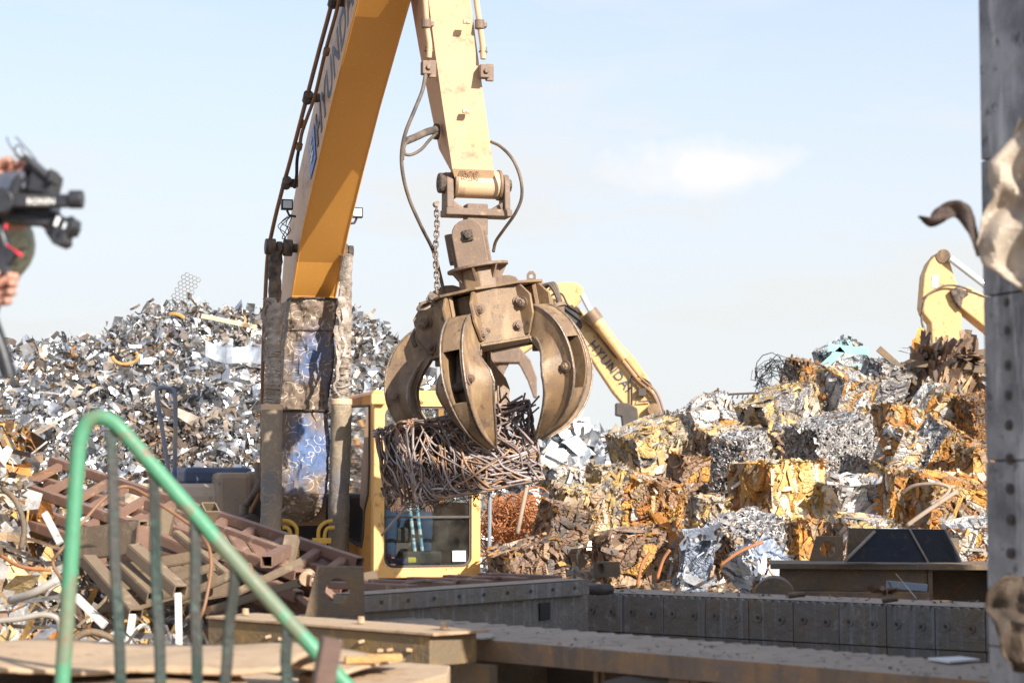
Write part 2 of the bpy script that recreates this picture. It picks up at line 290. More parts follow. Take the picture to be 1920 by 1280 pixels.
def cloth_mat(name, base, blue, gold, amt, sc):
    m = mat(name, base, None, rough=.7, bump=0); nt = m.node_tree; n = nt.nodes; l = nt.links; b = n['Principled BSDF']
    g = n.new('ShaderNodeTexCoord')
    nz = n.new('ShaderNodeTexNoise'); nz.inputs['Scale'].default_value = 2.1; nz.inputs['Detail'].default_value = 5; l.new(g.outputs['Object'], nz.inputs[0])
    r1 = n.new('ShaderNodeMapRange'); r1.inputs[1].default_value = amt - .05; r1.inputs[2].default_value = amt + .08; l.new(nz.outputs[0], r1.inputs[0])
    at = n.new('ShaderNodeAttribute'); at.attribute_name = 'Col'     # how much clean print is left
    cx = n.new('ShaderNodeMath'); cx.operation = 'MULTIPLY'; l.new(r1.outputs[0], cx.inputs[0]); l.new(at.outputs['Fac'], cx.inputs[1])
    mx = n.new('ShaderNodeMix'); mx.data_type = 'RGBA'; l.new(cx.outputs[0], mx.inputs[0]); mx.inputs[6].default_value = (*base, 1); mx.inputs[7].default_value = (*blue, 1)
    prev = mx.outputs[2]
    for s_, off, rr in ((sc, 0, .55), (sc * 1.25, 3.7, .42)):
        mp = n.new('ShaderNodeMapping'); mp.inputs['Location'].default_value = (off, off, off); mp.inputs['Scale'].default_value = (1, 1, 1.3); l.new(g.outputs['Object'], mp.inputs[0])
        vo = n.new('ShaderNodeTexVoronoi'); vo.inputs['Scale'].default_value = s_; vo.inputs['Randomness'].default_value = 1; l.new(mp.outputs[0], vo.inputs[0])
        a = n.new('ShaderNodeMath'); a.operation = 'SUBTRACT'; l.new(vo.outputs['Distance'], a.inputs[0]); a.inputs[1].default_value = rr
        b2 = n.new('ShaderNodeMath'); b2.operation = 'ABSOLUTE'; l.new(a.outputs[0], b2.inputs[0])
        c_ = n.new('ShaderNodeMapRange'); c_.inputs[1].default_value = .032; c_.inputs[2].default_value = .014; l.new(b2.outputs[0], c_.inputs[0])
        nm = n.new('ShaderNodeTexNoise'); nm.inputs['Scale'].default_value = 11 + off; l.new(g.outputs['Object'], nm.inputs[0]); rm = n.new('ShaderNodeMapRange'); rm.inputs[1].default_value = .47; rm.inputs[2].default_value = .53; rm.inputs[4].default_value = .8; l.new(nm.outputs[0], rm.inputs[0]); m2 = n.new('ShaderNodeMath'); m2.operation = 'MULTIPLY'; l.new(c_.outputs[0], m2.inputs[0]); l.new(rm.outputs[0], m2.inputs[1])
        m3 = n.new('ShaderNodeMix'); m3.data_type = 'RGBA'; l.new(m2.outputs[0], m3.inputs[0]); l.new(prev, m3.inputs[6]); m3.inputs[7].default_value = (*gold, 1); prev = m3.outputs[2]
    l.new(prev, b.inputs['Base Color']); b.inputs['Roughness'].default_value = .7; b.inputs['Specular IOR Level'].default_value = .25
    bp = n.new('ShaderNodeBump'); bp.inputs['Strength'].default_value = .35; bp.inputs['Distance'].default_value = .03; n3 = n.new('ShaderNodeTexNoise'); n3.inputs['Scale'].default_value = 9; l.new(g.outputs['Object'], n3.inputs[0]); l.new(n3.outputs[0], bp.inputs['Height']); l.new(bp.outputs[0], b.inputs['Normal'])
    return m
MT['cloth'] = cloth_mat('printed_guard_cloth', (.21, .155, .115), (.10, .15, .28), (.60, .52, .40), .50, 7)
MT['sleeve'] = cloth_mat('printed_cylinder_sleeve', (.27, .215, .155), (.11, .13, .18), (.42, .31, .18), .5, 9)
def crush_bump(m):
    nt = m.node_tree; n = nt.nodes; l = nt.links; b = n['Principled BSDF']; old = b.inputs['Normal'].links[0].from_node
    g = n.new('ShaderNodeNewGeometry'); d = n.new('ShaderNodeTexNoise'); d.inputs['Scale'].default_value = 6; d.inputs['Detail'].default_value = 3; l.new(g.outputs['Position'], d.inputs[0])
    a = n.new('ShaderNodeVectorMath'); a.operation = 'MULTIPLY_ADD'; l.new(d.outputs['Color'], a.inputs[0]); a.inputs[1].default_value = (.22, .22, .22); l.new(g.outputs['Position'], a.inputs[2])
    v = n.new('ShaderNodeTexVoronoi'); v.feature = 'DISTANCE_TO_EDGE'; v.inputs['Scale'].default_value = 15; l.new(a.outputs[0], v.inputs[0])
    r = n.new('ShaderNodeMapRange'); r.inputs[1].default_value = 0; r.inputs[2].default_value = .22; l.new(v.outputs['Distance'], r.inputs[0])
    p = n.new('ShaderNodeBump'); p.inputs['Strength'].default_value = 1; p.inputs['Distance'].default_value = .010; l.new(r.outputs[0], p.inputs['Height']); l.new(old.outputs[0], p.inputs['Normal']); l.new(p.outputs[0], b.inputs['Normal'])
crush_bump(MT['crush'])
# ================================================================== SETTING
g = MB(); g.add([(-400, -60, 0), (400, -60, 0), (400, 900, 0), (-400, 900, 0)], [(0, 1, 2, 3)]); tag(g.build('ground', MT['soil']), kind='structure')
# ================================================================== MAIN EXCAVATOR
HD = R(15.4)
Fv = V((math.sin(HD), -math.cos(HD), 0)); Lv = V((math.cos(HD), math.sin(HD), 0)); UP = V((0, 0, 1))
def sections(st):   # st: list of (px,py,Y,width,depth) of the front face centre -> rings FL,FR,BR,BL
    C_ = [P(a, b, c) for a, b, c, *_ in st]; out = []
    for i, s_ in enumerate(st):
        t = (C_[min(i + 1, len(st) - 1)] - C_[max(i - 1, 0)]); t = (t - Lv * t.dot(Lv)).normalized()
        D = t.cross(Lv);
        if D.dot(Fv) > 0: D = -D
        c = C_[i]; h = Lv * s_[3] / 2; out.append([c - h, c + h, c + h + D * s_[4], c - h + D * s_[4]])
    return out
ex = thing('excavator', P(600, 1100, 19.3) * 1.0, 'orange material handler in front of the shiny scrap heap, its arm reaching toward the viewer', 'excavator')
ex.location.z = 0; ex['_w'] = [ex.location.x, ex.location.y, 0]
# --- boom
bst = [(574, 700, 18.06, .385, .66), (584, 620, 17.95, .385, .66), (588, 555, 17.8, .385, .64), (599, 492, 17.5, .385, .62), (611, 430, 17.15, .385, .60), (638, 316, 16.55, .385, .58), (666, 201, 15.9, .385, .56), (711, 34, 15.0, .385, .52), (745, -90, 14.45, .385, .5), (770, -170, 14.1, .36, .45)]
rings = sections(bst); m = MB()
for i in range(len(rings) - 1):
    a, b = rings[i], rings[i + 1]
    for k in range(4):
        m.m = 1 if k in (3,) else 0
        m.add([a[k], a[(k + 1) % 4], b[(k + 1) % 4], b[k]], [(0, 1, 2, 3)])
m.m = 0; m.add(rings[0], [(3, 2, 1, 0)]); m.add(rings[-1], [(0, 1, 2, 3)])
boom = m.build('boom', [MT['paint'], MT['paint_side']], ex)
# welded flange lips and seam
m = MB()
for k, side in ((0, -1), (1, 1)):
    pts = [r[k] + Lv * side * .004 for r in rings[2:]]
    m.tube(pts, .008, 6)
wa = P(664, 41, 15.02); m.tube([wa - Fv * -.0 - Lv * .0, wa + Lv * .36], .012, 8)
m.build('weld_bead', MT['paint'], boom)
# side lettering along the boom
a3, a7 = rings[6], rings[7]; tdir = (a7[0] - a3[0]).normalized(); D = (a3[3] - a3[0]).normalized()
org = rings[5][0] + D * .14 + (rings[6][0] - rings[5][0]) * .10 - Lv * .006
textmesh('HYUNDAI', .41, 'lettering', MT['letter'], boom, org, tdir, D, .003, shear=.1, bold=.007, spacing=1.06)
e0 = rings[4][0] + D * .12 + (rings[5][0] - rings[4][0]) * .62 - Lv * .005
m = MB(); em = [e0 + D * .0 + tdir * -.0, e0 + tdir * .30 + D * .0, e0 + tdir * .36 + D * .33, e0 + tdir * .06 + D * .33]; m.prism(em, Lv * -.004); emb = m.build('emblem', MT['emblem'], boom)
m = MB(); cc = e0 + tdir * .18 + D * .17 - Lv * .008
for q in (-.07, .0, .07): m.prism([cc + D * (q - .02) + tdir * -.07, cc + D * (q + .02) + tdir * -.07, cc + D * (q + .035) + tdir * .07, cc + D * (q - .005) + tdir * .07], Lv * -.003)
m.prism([cc + D * -.1 - tdir * .012, cc + D * .1 - tdir * .012, cc + D * .1 + tdir * .012, cc + D * -.1 + tdir * .012], Lv * -.0045)
m.build('emblem_mark', MT['paper'], emb)
# pipes along the boom's back-left edge
pl = [(626, -30, 15.3), (621, 10, 15.4), (597, 100, 15.85), (574, 188, 16.3), (544, 302, 16.9), (529, 356, 17.15), (511, 430, 17.5), (501, 490, 17.7), (495, 620, 17.9), (492, 720, 18.1), (489, 900, 18.3), (470, 960, 18.4)]
m = MB(); m.tube(spline([P(*q) for q in pl], 6), .018, 8); m.build('hydraulic_pipe', MT['pipe'], boom, smooth=True)
pl2 = [(640, -30, 15.2), (632, 17, 15.35), (610, 97, 15.75), (591, 178, 16.15), (578, 215, 16.4), (566, 250, 16.6), (562, 275, 16.7)]
m = MB(); m.tube(spline([P(*q) for q in pl2], 6), .015, 8); m.build('hydraulic_pipe', MT['pipe'], boom, smooth=True)
m = MB(); m.tube(spline([P(562, 272, 16.7), P(557, 300, 16.8), P(556, 330, 16.9), P(552, 352, 17)], 6), .014, 8); m.build('hose', MT['black'], boom, smooth=True)
for (x, y, Y) in ((625, 3, 15.35), (577, 183, 16.25), (537, 343, 17.05)):
    m = MB(); c = P(x, y, Y); m.cyl(c - tdir * .05, c + tdir * .05, .042, n=12); m.box(c + Lv * .05, (.1, .05, .07), ax=(Lv, Fv, UP)); m.build('pipe_clamp', MT['grease'], boom, bevel=.006)
for (x, y, Y) in ((612, 97, 15.7), (565, 232, 16.55), (561, 275, 16.7)):
    m = MB(); c = P(x, y, Y); m.cyl(c - tdir * .03, c + tdir * .03, .028, n=10); m.build('pipe_clamp', MT['pipe'], boom)
for (x, y, Y, s_) in ((538, 384, 17.0, -1), (669, 399, 17.2, 1)):
    c = P(x, y, Y); m = MB(); m.box(c, (.1, .06, .09), ax=(Lv, Fv, UP)); m.tube([c - UP * .045, c - UP * .09 - Lv * .02 * s_, c - UP * .1 - Lv * .08 * s_], .012, 6); lp = m.build('work_lamp', MT['black'], boom, bevel=.012)
    m = MB(); m.box(c + Fv * .033, (.075, .008, .065), ax=(Lv, Fv, UP)); m.build('lamp_lens', MT['lens'], lp, bevel=.002)
m = MB()
for q in range(5): m.tube(spline([P(540 + q * 2, 405, 17.0), P(528 + 9 * math.sin(q * 2), 418 + q * 3, 16.98), P(545 - 4 * q, 430 + q * 4, 17.0), P(532 + q, 448, 17.1)], 5), .004, 5)
m.build('lamp_cable', MT['black'], boom)
# pivot pin for the boom cylinders
pa, pb = P(497, 462, 17.42), P(662, 472, 17.62)
m = MB(); ax = (pb - pa).normalized()
m.cyl(pa, pa + ax * .09, .07, .075, 20); m.cyl(pa + ax * .10, pa + ax * .15, .052); m.cyl(pa + ax * .16, pa + ax * .24, .075, n=20)
m.cyl(pb - ax * .05, pb, .055); m.cyl(pb - ax * .12, pb - ax * .055, .07)
m.cyl(pa + ax * .15, pb - ax * .1, .04); m.build('cylinder_pin', MT['grease'], ex, smooth=True, bevel=.008)
# --- lower boom behind the guard cloth
lst = [(574, 700, 18.06, .40, .66), (571, 800, 18.2, .42, .7), (568, 920, 18.35, .44, .7), (566, 985, 18.45, .44, .6)]
m = MB(); m.loft(sections(lst)); m.build('boom_foot', MT['paint_side'], ex)
# guard cloth: open U wrapped round the front and both sides
def cloth_u(st, name, seed, nu=44, bulge=.03):
    rows = []; K = []
    C_ = [P(a, b, c) for a, b, c, *_ in st]
    n = 60
    for i in range(n + 1):
        t = i / n * (len(st) - 1); k = min(int(t), len(st) - 2); u = t - k; u2 = u * u * (3 - 2 * u)
        c = C_[k].lerp(C_[k + 1], u); wd = st[k][3] * (1 - u2) + st[k + 1][3] * u2; dp = st[k][4] * (1 - u) + st[k + 1][4] * u
        row = []
        for j in range(nu + 1):
            s_ = j / nu * 2 - 1      # -1..1 : left side back, front, right side back
            a = abs(s_)
            if a < .5: q = c + Lv * (s_ * wd) ; fr = math.cos(s_ * math.pi) * bulge
            else: q = c + Lv * (math.copysign(.5, s_) * wd) - Fv * ((a - .5) * 2 * dp); fr = 0
            nzv = noise.noise(V((s_ * 5 + seed, i / n * 7, seed))) * .035 + noise.noise(V((s_ * 14 + seed, i / n * 26 + s_ * 6, seed))) * .014
            q = q + Fv * (fr + nzv) + Lv * nzv * .5 * math.copysign(1, s_)
            row.append(q)
        rows.append(row)
    return rows
m = MB()
rows = cloth_u([(588, 560, 17.72, .41, .6), (580, 650, 17.85, .43, .6), (571, 768, 18.0, .44, .62)], 'g', 2, bulge=.06)
for i in range(len(rows) - 1):
    f = min(1, max(0, (i - 12) / 30)); 
    for j in range(len(rows[0]) - 1):
        fx = 1 - abs((j / (len(rows[0]) - 1)) * 2 - 1.05) * 2.2; v_ = max(0, min(1, f * 1.1 * (fx + .45))); m.col = (v_, v_, v_, 1)
        m.add([rows[i][j], rows[i][j + 1], rows[i + 1][j + 1], rows[i + 1][j]], [(0, 1, 2, 3)])
gu = m.build('guard_cloth', MT['cloth'], ex, smooth='all')
m = MB(); rr = [rows[0][j] + Fv * .012 for j in range(8, 37)]; m.tube(rr, .012, 6); rr = [rows[20][j] + Fv * .006 for j in range(10, 35)]; m.tube(rr, .004, 5); m.tube([rows[i][33] + Fv * .01 for i in range(0, 55, 3)], .007, 5); m.build('cloth_seam', MT['darkrust'], gu)
m = MB(); rows = cloth_u([(571, 770, 17.9, .43, .6), (569, 850, 17.9, .45, .6), (566, 925, 17.95, .45, .6), (566, 958, 18.05, .36, .5), (566, 978, 18.2, .18, .3)], 'g', 9, bulge=.10)
for i in range(len(rows) - 1):
    for j in range(len(rows[0]) - 1):
        fx = 1 - abs((j / (len(rows[0]) - 1)) * 2 - 1.0) * 1.9; v_ = max(0, min(1, 1.2 * (fx + .5))); m.col = (v_, v_, v_, 1)
        m.add([rows[i][j], rows[i][j + 1], rows[i + 1][j + 1], rows[i + 1][j]], [(0, 1, 2, 3)])
gu = m.build('guard_cloth', MT['cloth'], ex, smooth='all')
m = MB(); rr = [rows[0][j] + Fv * .014 for j in range(8, 37)]; m.tube(rr, .012, 6); m.build('cloth_seam', MT['darkrust'], gu)
# --- boom cylinders
def crinkle(a, b, r, n, amp, seed, nn=18):
    rg = []; a, b = V(a), V(b); q = (b - a).to_track_quat('Z', 'Y')
    for i in range(n + 1):
        c = a.lerp(b, i / n); ring = []
        for k in range(nn):
            t = 2 * math.pi * k / nn; rr = r * (1 + amp * noise.noise(V((math.cos(t) * 1.6, math.sin(t) * 1.6, i * .55 + seed))) + amp * .7 * noise.noise(V((math.cos(t) * 4, math.sin(t) * 4, i * 1.4 + seed))))
            ring.append(c + q @ V((rr * math.cos(t), rr * math.sin(t), 0)))
        rg.append(ring)
    return rg
for (x0, y0, x1, y1, x2, y2, sd_) in ((517, 470, 510, 762, 508, 1035, 1), (650, 478, 640, 752, 634, 1042, 5)):
    A, B, C_ = P(x0, y0, 17.45), P(x1, y1, 17.6 if sd_ == 1 else 17.85), P(x2, y2, 17.62 if sd_ == 1 else 18.05)
    m = MB(); m.cyl(A, B, .05, n=16); m.loft(crinkle(A, A.lerp(B, .34), .058, 14, .25, sd_)); cy = m.build('boom_cylinder', MT['grease'] if sd_ == 1 else MT['wrap'], ex, smooth=True)
    m = MB(); m.loft(crinkle(A.lerp(B, .30), B, .066, 46, .34, sd_ + 3)); 
    for k in range(16):
        t0 = ru(.62, .97); c = A.lerp(B, t0); m.tube([c + V((.07 * math.cos(q / 9 * 6.28), .07 * math.sin(q / 9 * 6.28), ru(-.012, .012))) for q in range(9)], ru(.006, .012), 5, closed=True)
    m.build('foil_wrap', MT['wrap'], cy, smooth='all')
    m = MB(); m.col = (.45, .45, .45, 1); m.loft(crinkle(B, C_, .093, 30, .12, sd_ + 8, 24)); m.build('barrel_sleeve', MT['sleeve'], cy, smooth='all')
    m = MB(); m.cyl(B + UP * .02, B - UP * .035, .097, .098, 22); m.build('barrel_collar', MT['paint_dusty'], cy, smooth=True, bevel=.008)
# hanging strips of torn wrap
m = MB()
for (x, y, L_, w_, s_) in ((497, 560, .55, .05, 1), (640, 555, .5, .07, 4), (634, 610, .62, .06, 6), (646, 520, .7, .09, 8)):
    rows = []; m = MB()
    for i in range(14):
        c = P(x, y, 17.5) - UP * (L_ * i / 13) + Lv * .05 * noise.noise(V((i * .4, s_, 0))) + Fv * .05 * noise.noise(V((i * .5, s_, 4)))
        rows.append([c - Lv * w_ / 2 * (1 - i / 18), c + Fv * .02 * math.sin(i), c + Lv * w_ / 2 * (1 - i / 18)])
    m.grid(rows); m.build('torn_wrap', MT['wrap'], ex, smooth='all')
# --- arm
ast = [(822, -170, 14.45, .31, .72), (833, -60, 14.55, .322, .70), (843, 0, 14.62, .325, .66), (856, 100, 14.74, .328, .58), (870, 200, 14.86, .33, .48), (883, 290, 14.97, .325, .38), (887, 318, 15.0, .325, .33), (891, 336, 15.06, .32, .2)]
rings = sections(ast); m = MB()
for i in range(len(rings) - 1):
    a, b = rings[i], rings[i + 1]
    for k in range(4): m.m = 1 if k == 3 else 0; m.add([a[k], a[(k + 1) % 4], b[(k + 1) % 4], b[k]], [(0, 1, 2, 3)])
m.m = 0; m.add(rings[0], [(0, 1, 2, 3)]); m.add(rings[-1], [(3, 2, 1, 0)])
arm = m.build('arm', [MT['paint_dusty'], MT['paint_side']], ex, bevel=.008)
bc = P(893, 346, 15.16); m = MB()
m.cyl(bc - Lv * .175, bc + Lv * .175, .108, n=36)
m.build('arm_boss', MT['paint_dusty'], arm, smooth=True, bevel=.012)
m = MB()
for s_ in (-1, 1): m = MB(); m.cyl(bc + Lv * .165 * s_, bc + Lv * .19 * s_, .118, n=30); m.build('boss_rim', MT['grap'], arm, smooth=True, bevel=.006)
textmesh('H72390', .042, 'casting_number', MT['pipe'], arm, P(869, 333, 14.99) , Lv, UP, .003)
textmesh('0106-01401', .032, 'casting_number', MT['pipe'], arm, P(862, 325, 14.98), Lv, UP, .003)
for (x, y, Y) in ((875, 41, 14.6), (874, 209, 14.82)):
    m = MB(); c = P(x, y, Y); m.box(c, (.055, .03, .03), ax=(Lv, Fv, UP)); m.cyl(c + Fv * .01, c + Fv * .022, .009); m.build('mounting_tab', MT['paint_dusty'], arm, bevel=.004)
for pts, bx in ((((790, -80, 14.45), (797, 0, 14.5), (800, 48, 14.56), (805, 85, 14.6), (804, 108, 14.62)), (799, 128)), (((883, -80, 14.6), (893, 0, 14.66), (900, 50, 14.7), (905, 88, 14.74), (906, 110, 14.76)), (907, 135))):
    m = MB(); m.tube(spline([P(*q) for q in pts], 6), .022, 10); pp = m.build('arm_pipe', MT['paint_dusty'], arm, smooth=True)
    m = MB(); c = P(pts[2][0] - 1, pts[2][1] - 4, pts[2][2]); m.cyl(c - UP * .035, c + UP * .035, .036, n=14); m.box(c + Lv * .03 - Fv * .03, (.06, .07, .035), ax=(Lv, Fv, UP)); m.build('pipe_clamp', MT['hub'], arm, bevel=.005)
    m = MB(); c = P(pts[4][0], pts[4][1] - 6, pts[4][2]); m.cyl(c + UP * .06, c - UP * .03, .028, .02, 10); m.cyl(c + UP * .02, c + UP * .035, .034, n=6); m.build('pipe_fitting', MT['hub'], arm, bevel=.003)
    m = MB(); c = P(bx[0], bx[1], pts[4][2] + .02); m.box(c, (.07, .08, .10), ax=(Lv, Fv, UP)); m.cyl(c + Fv * .04 + Lv * .01, c + Fv * .06 + Lv * .01, .022, n=6); m.box(c + Lv * .05 - Fv * .02, (.06, .03, .13), ax=(Lv, Fv, UP)); m.build('valve_block', MT['hub'], arm, bevel=.006)
# hose port in the arm's left face
hp = P(818, 247, 15.02); m = MB(); m.cyl(hp - Lv * .02, hp + Lv * .02, .062, n=20); m.build('hose_port', MT['grease'], arm, smooth=True, bevel=.01)
def hose(pts, r, name='hose', mt='hose', par=None, k=8, lab=None):
    m = MB(); m.tube(spline([P(*q) for q in pts], k), r, 8); return m.build(name, MT[mt], par or arm, smooth='all', label=lab)
hose([(798, 140, 14.6), (792, 170, 14.55), (778, 205, 14.5), (760, 250, 14.5), (753, 290, 14.55), (756, 330, 14.6), (768, 375, 14.7), (790, 425, 14.8), (812, 470, 15.0), (826, 520, 15.1), (832, 548, 15.1)], .0145)
hose([(818, 243, 14.95), (800, 248, 14.85), (780, 257, 14.7), (763, 264, 14.6)], .03, 'hose_sleeve')
hose([(766, 263, 14.6), (757, 275, 14.55), (754, 300, 14.57)], .015)
hose([(820, 249, 14.95), (806, 262, 14.8), (790, 280, 14.7), (772, 290, 14.65), (760, 289, 14.6), (757, 280, 14.6)], .012)
hose([(921, 266, 15.1), (940, 276, 15.0), (962, 300, 14.9), (976, 335, 14.9), (978, 370, 14.95), (966, 400, 15.0), (945, 430, 15.1), (930, 452, 15.2), (925, 472, 15.25)], .0125)
# --- cab
CY = 17.4
c0 = P(699, 1084, CY); cab_w, cab_h, cab_d = .965, 1.62, 1.55       # front lower left corner
def CB(u, v, d=0): return c0 + Lv * (u * cab_w) + UP * (v * cab_h) - Fv * d
m = MB()
def rrect(u0, v0, u1, v1, r, n=6):
    out = []
    for cx, cy, a0 in ((u1 - r, v1 - r * .6, 0), (u0 + r, v1 - r * .6, 90), (u0 + r, v0 + r * .6, 180), (u1 - r, v0 + r * .6, 270)):
        for k in range(n + 1): a = R(a0 + 90 * k / n); out.append((cx + r * math.cos(a), cy + r * .6 * math.sin(a)))
    return out
ou = rrect(0, 0, 1, 1, .06); inn = rrect(.10, .055, .915, .925, .09); inn2 = rrect(.12, .068, .895, .912, .08)
n = len(ou)
def ringf(m, A, B):
    m.add(A + B, [(i, (i + 1) % n, n + (i + 1) % n, n + i) for i in range(n)])
O1 = [CB(u, v, 0) for u, v in ou]; O2 = [CB(u, v, .10) for u, v in ou]; I1 = [CB(u, v, -.012) for u, v in inn]; I1b = [CB(u, v, .03) for u, v in inn]
Om = [CB(.5 + (u - .5) * .985, .5 + (v - .5) * .99, -.014) for u, v in ou]
ringf(m, O1, Om); ringf(m, Om, I1); ringf(m, I1, I1b); ringf(m, O2, O1)
cab = m.build('cab', MT['cab'], ex, smooth=True)
m = MB(); A = [CB(u, v, .004) for u, v in inn]; B = [CB(u, v, .004) for u, v in inn2]; B2 = [CB(u, v, .03) for u, v in inn2]; ringf(m, A, B); ringf(m, B, B2)
m.box((CB(.1, .327, .0) + CB(.9, .327, .0)) / 2, (.78, .03, .018), ax=(Lv, Fv, UP)); m.build('window_seal', MT['dark'], cab)
m = MB(); pg = [CB(u, v, .02) for u, v in inn2]; m.prism(pg, -Fv * .006); m.build('windscreen', MT['glass'], cab)
# roof, floor, right side, back
m = MB(); m.hexa([CB(0, .985, .1), CB(1, .985, .1), CB(1, .985, cab_d), CB(0, .985, cab_d), CB(.03, 1.015, .12), CB(.97, 1.015, .12), CB(.97, 1.015, cab_d), CB(.03, 1.015, cab_d)])
m.build('roof', MT['cab'], cab, bevel=.02)
m = MB(); m.hexa([CB(0.005, 0, .1), CB(.995, 0, .1), CB(.995, 0, cab_d), CB(0.005, 0, cab_d), CB(0.005, .05, .1), CB(.995, .05, .1), CB(.995, .05, cab_d), CB(.005, .05, cab_d)]); m.build('floor_pan', MT['dark'], cab)
# left side: frame with a tall window
sid = [(0, .0), (1.55, .0), (1.55, .985), (0, .985)]
hole = [(.07, .93), (.10, .93), (1.4, .95), (1.42, .62), (1.40, .2), (.42, .16), (.33, .22), (.28, .36), (.10, .45), (.055, .60)]
def SD(d, v, o=0): return CB(0, v, .1 + d * .94) - Lv * o
m = MB(); K = 40
import bisect
def polyray(poly, cx, cy, a):
    dx, dy = math.cos(a), math.sin(a); best = 9
    for i in range(len(poly)):
        (x1, y1), (x2, y2) = poly[i], poly[(i + 1) % len(poly)]; ex_, ey_ = x2 - x1, y2 - y1; x1 -= cx; y1 -= cy; den = dx * ey_ - dy * ex_
        if abs(den) < 1e-12: continue
        t = (x1 * ey_ - y1 * ex_) / den; u = (x1 * dy - y1 * dx) / den
        if t > 0 and -1e-6 <= u <= 1 + 1e-6: best = min(best, t)
    return cx + dx * best, cy + dy * best
cx, cy = .7, .58
ang = sorted([math.atan2(y - cy, x - cx) for x, y in sid + hole] + [2 * math.pi * k / K - math.pi for k in range(K)])
so = [polyray(sid, cx, cy, a) for a in ang]; si = [polyray(hole, cx, cy, a) for a in ang]; nn = len(ang)
m.add([SD(*q) for q in so] + [SD(*q) for q in si] + [SD(*q, -.03) for q in si], [(i, (i + 1) % nn, nn + (i + 1) % nn, nn + i) for i in range(nn)] + [(nn + i, nn + (i + 1) % nn, 2 * nn + (i + 1) % nn, 2 * nn + i) for i in range(nn)])
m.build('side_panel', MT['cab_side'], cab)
m = MB(); m.prism([SD(*q, -.012) for q in hole], Lv * .005); m.build('side_window', MT['glass'], cab)
m = MB(); m.tube([SD(*q, .004) for q in hole], .012, 6, closed=True); m.build('side_window_seal', MT['dark'], cab)
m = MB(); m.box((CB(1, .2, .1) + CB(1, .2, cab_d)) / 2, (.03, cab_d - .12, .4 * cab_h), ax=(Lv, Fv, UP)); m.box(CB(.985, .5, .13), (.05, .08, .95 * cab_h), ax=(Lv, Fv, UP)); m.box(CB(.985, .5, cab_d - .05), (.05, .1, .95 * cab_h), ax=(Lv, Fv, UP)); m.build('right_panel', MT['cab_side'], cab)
m = MB(); m.box(CB(.5, .25, cab_d), (cab_w * .98, .04, .5 * cab_h), ax=(Lv, Fv, UP)); m.box(CB(.04, .7, cab_d), (.07, .05, .55 * cab_h), ax=(Lv, Fv, UP)); m.build('rear_panel', MT['dark'], cab)
for (u, v) in ((.045, .045), (.955, .045), (.045, .40), (.955, .40), (.04, .955), (.45, .955)):
    m = MB(); c = CB(u, v, -.03); m.cyl(c, c - Fv * .03, .022, n=12); m.cyl(c + Fv * .0, c + Fv * .012, .012, n=6); m.build('bolt', MT['cab'], cab)
for (u, v, sx, sz) in ((.03, .96, .13, .09), (.35, 1.0, .1, .05)):
    m = MB(); m.box(CB(u, v, -.05), (sx, .06, sz), ax=(Lv, Fv, UP)); m.build('lamp_bracket', MT['cab'], cab, bevel=.01)
m = MB(); m.box(CB(.80, .115, -.0), (.12, .004, .095), ax=(Lv, Fv, UP)); m.build('notice', MT['paper'], cab)
m = MB(); m.tube([CB(.14, .80, -.03), CB(.155, .66, -.035)], .006, 6); m.tube([CB(.13, .82, -.02), CB(.15, .6, -.03)], .004, 6); m.build('wiper', MT['black'], cab)
# seat, console, levers
m = MB(); m.box(CB(.46, .22, .85), (.46, .5, .14), ax=(Lv, Fv, UP)); m.box(CB(.46, .45, 1.12), (.46, .12, .62), ax=(Lv, Fv, UP)); m.build('seat', MT['dark'], cab, bevel=.03)
m = MB(); m.box(CB(.52, .10, .38), (.36, .22, .12), ax=(Lv, Fv, UP)); m.box(CB(.88, .22, .7), (.16, .6, .3), ax=(Lv, Fv, UP)); m.box(CB(.1, .17, .7), (.12, .6, .25), ax=(Lv, Fv, UP)); m.build('console', MT['dark'], cab, bevel=.02)
stripe = mat('blue_white_striped_grip', (.12, .42, .62), (.72, .8, .8), None, 14, .5, .03, .4, bump=0, stretch=(.3, .3, 1.6), det=0)
for dx in (.0, .07):
    m = MB(); m.tube([CB(.42 + dx, .42, .40), CB(.46 + dx, .12, .30)], .017, 8); m.build('travel_lever', stripe, cab, smooth=True)
m = MB(); m.box(CB(.24, .09, .08), (.22, .06, .045), ax=(Lv, Fv, UP)); m.build('dashboard_box', mat('violet_plastic', (.10, .09, .25), rough=.5, bump=0), cab, bevel=.01)
m = MB(); m.box(CB(.37, .095, .06), (.08, .05, .05), ax=(Lv, Fv, UP)); m.build('dashboard_box', mat('yellow_plastic', (.7, .6, .04), rough=.5, bump=0), cab, bevel=.012)
m = MB(); c = CB(.16, .105, .07); m.cyl(c, c + UP * .04, .03, .02); m.build('knob', MT['red'], cab, bevel=.01)
# upper structure: base frame, body, cover, handrail, counterweight, crawler
m = MB(); c = CB(.5, -.05, .75); m.box(c, (cab_w * 1.02, 1.5, .10), ax=(Lv, Fv, UP)); m.build('cab_mount', MT['white'], ex, bevel=.01)
def bx(name, px, py, Y, size, mt, bev=.03):
    m = MB(); m.box(P(px, py, Y), size, ax=(Lv, Fv, UP)); return m.build(name, MT[mt], ex, bevel=bev)
bx('turntable_deck', 560, 1085, 19.6, (2.9, 3.0, .3), 'dark', .04)
bx('tank', 325, 962, 19.4, (1.08, 1.1, .58), 'tankdust', .12)
bx('tank', 430, 950, 19.2, (.32, .7, .66), 'dustbody', .05)
bx('engine_cover', 395, 893, 19.9, (.66, 1.3, .18), 'bluecover', .05)
bx('engine_cover', 475, 912, 19.7, (.25, 1.0, .30), 'dustbody', .03)
bx('engine_house', 520, 990, 20.0, (1.4, 1.6, .7), 'dark', .04)
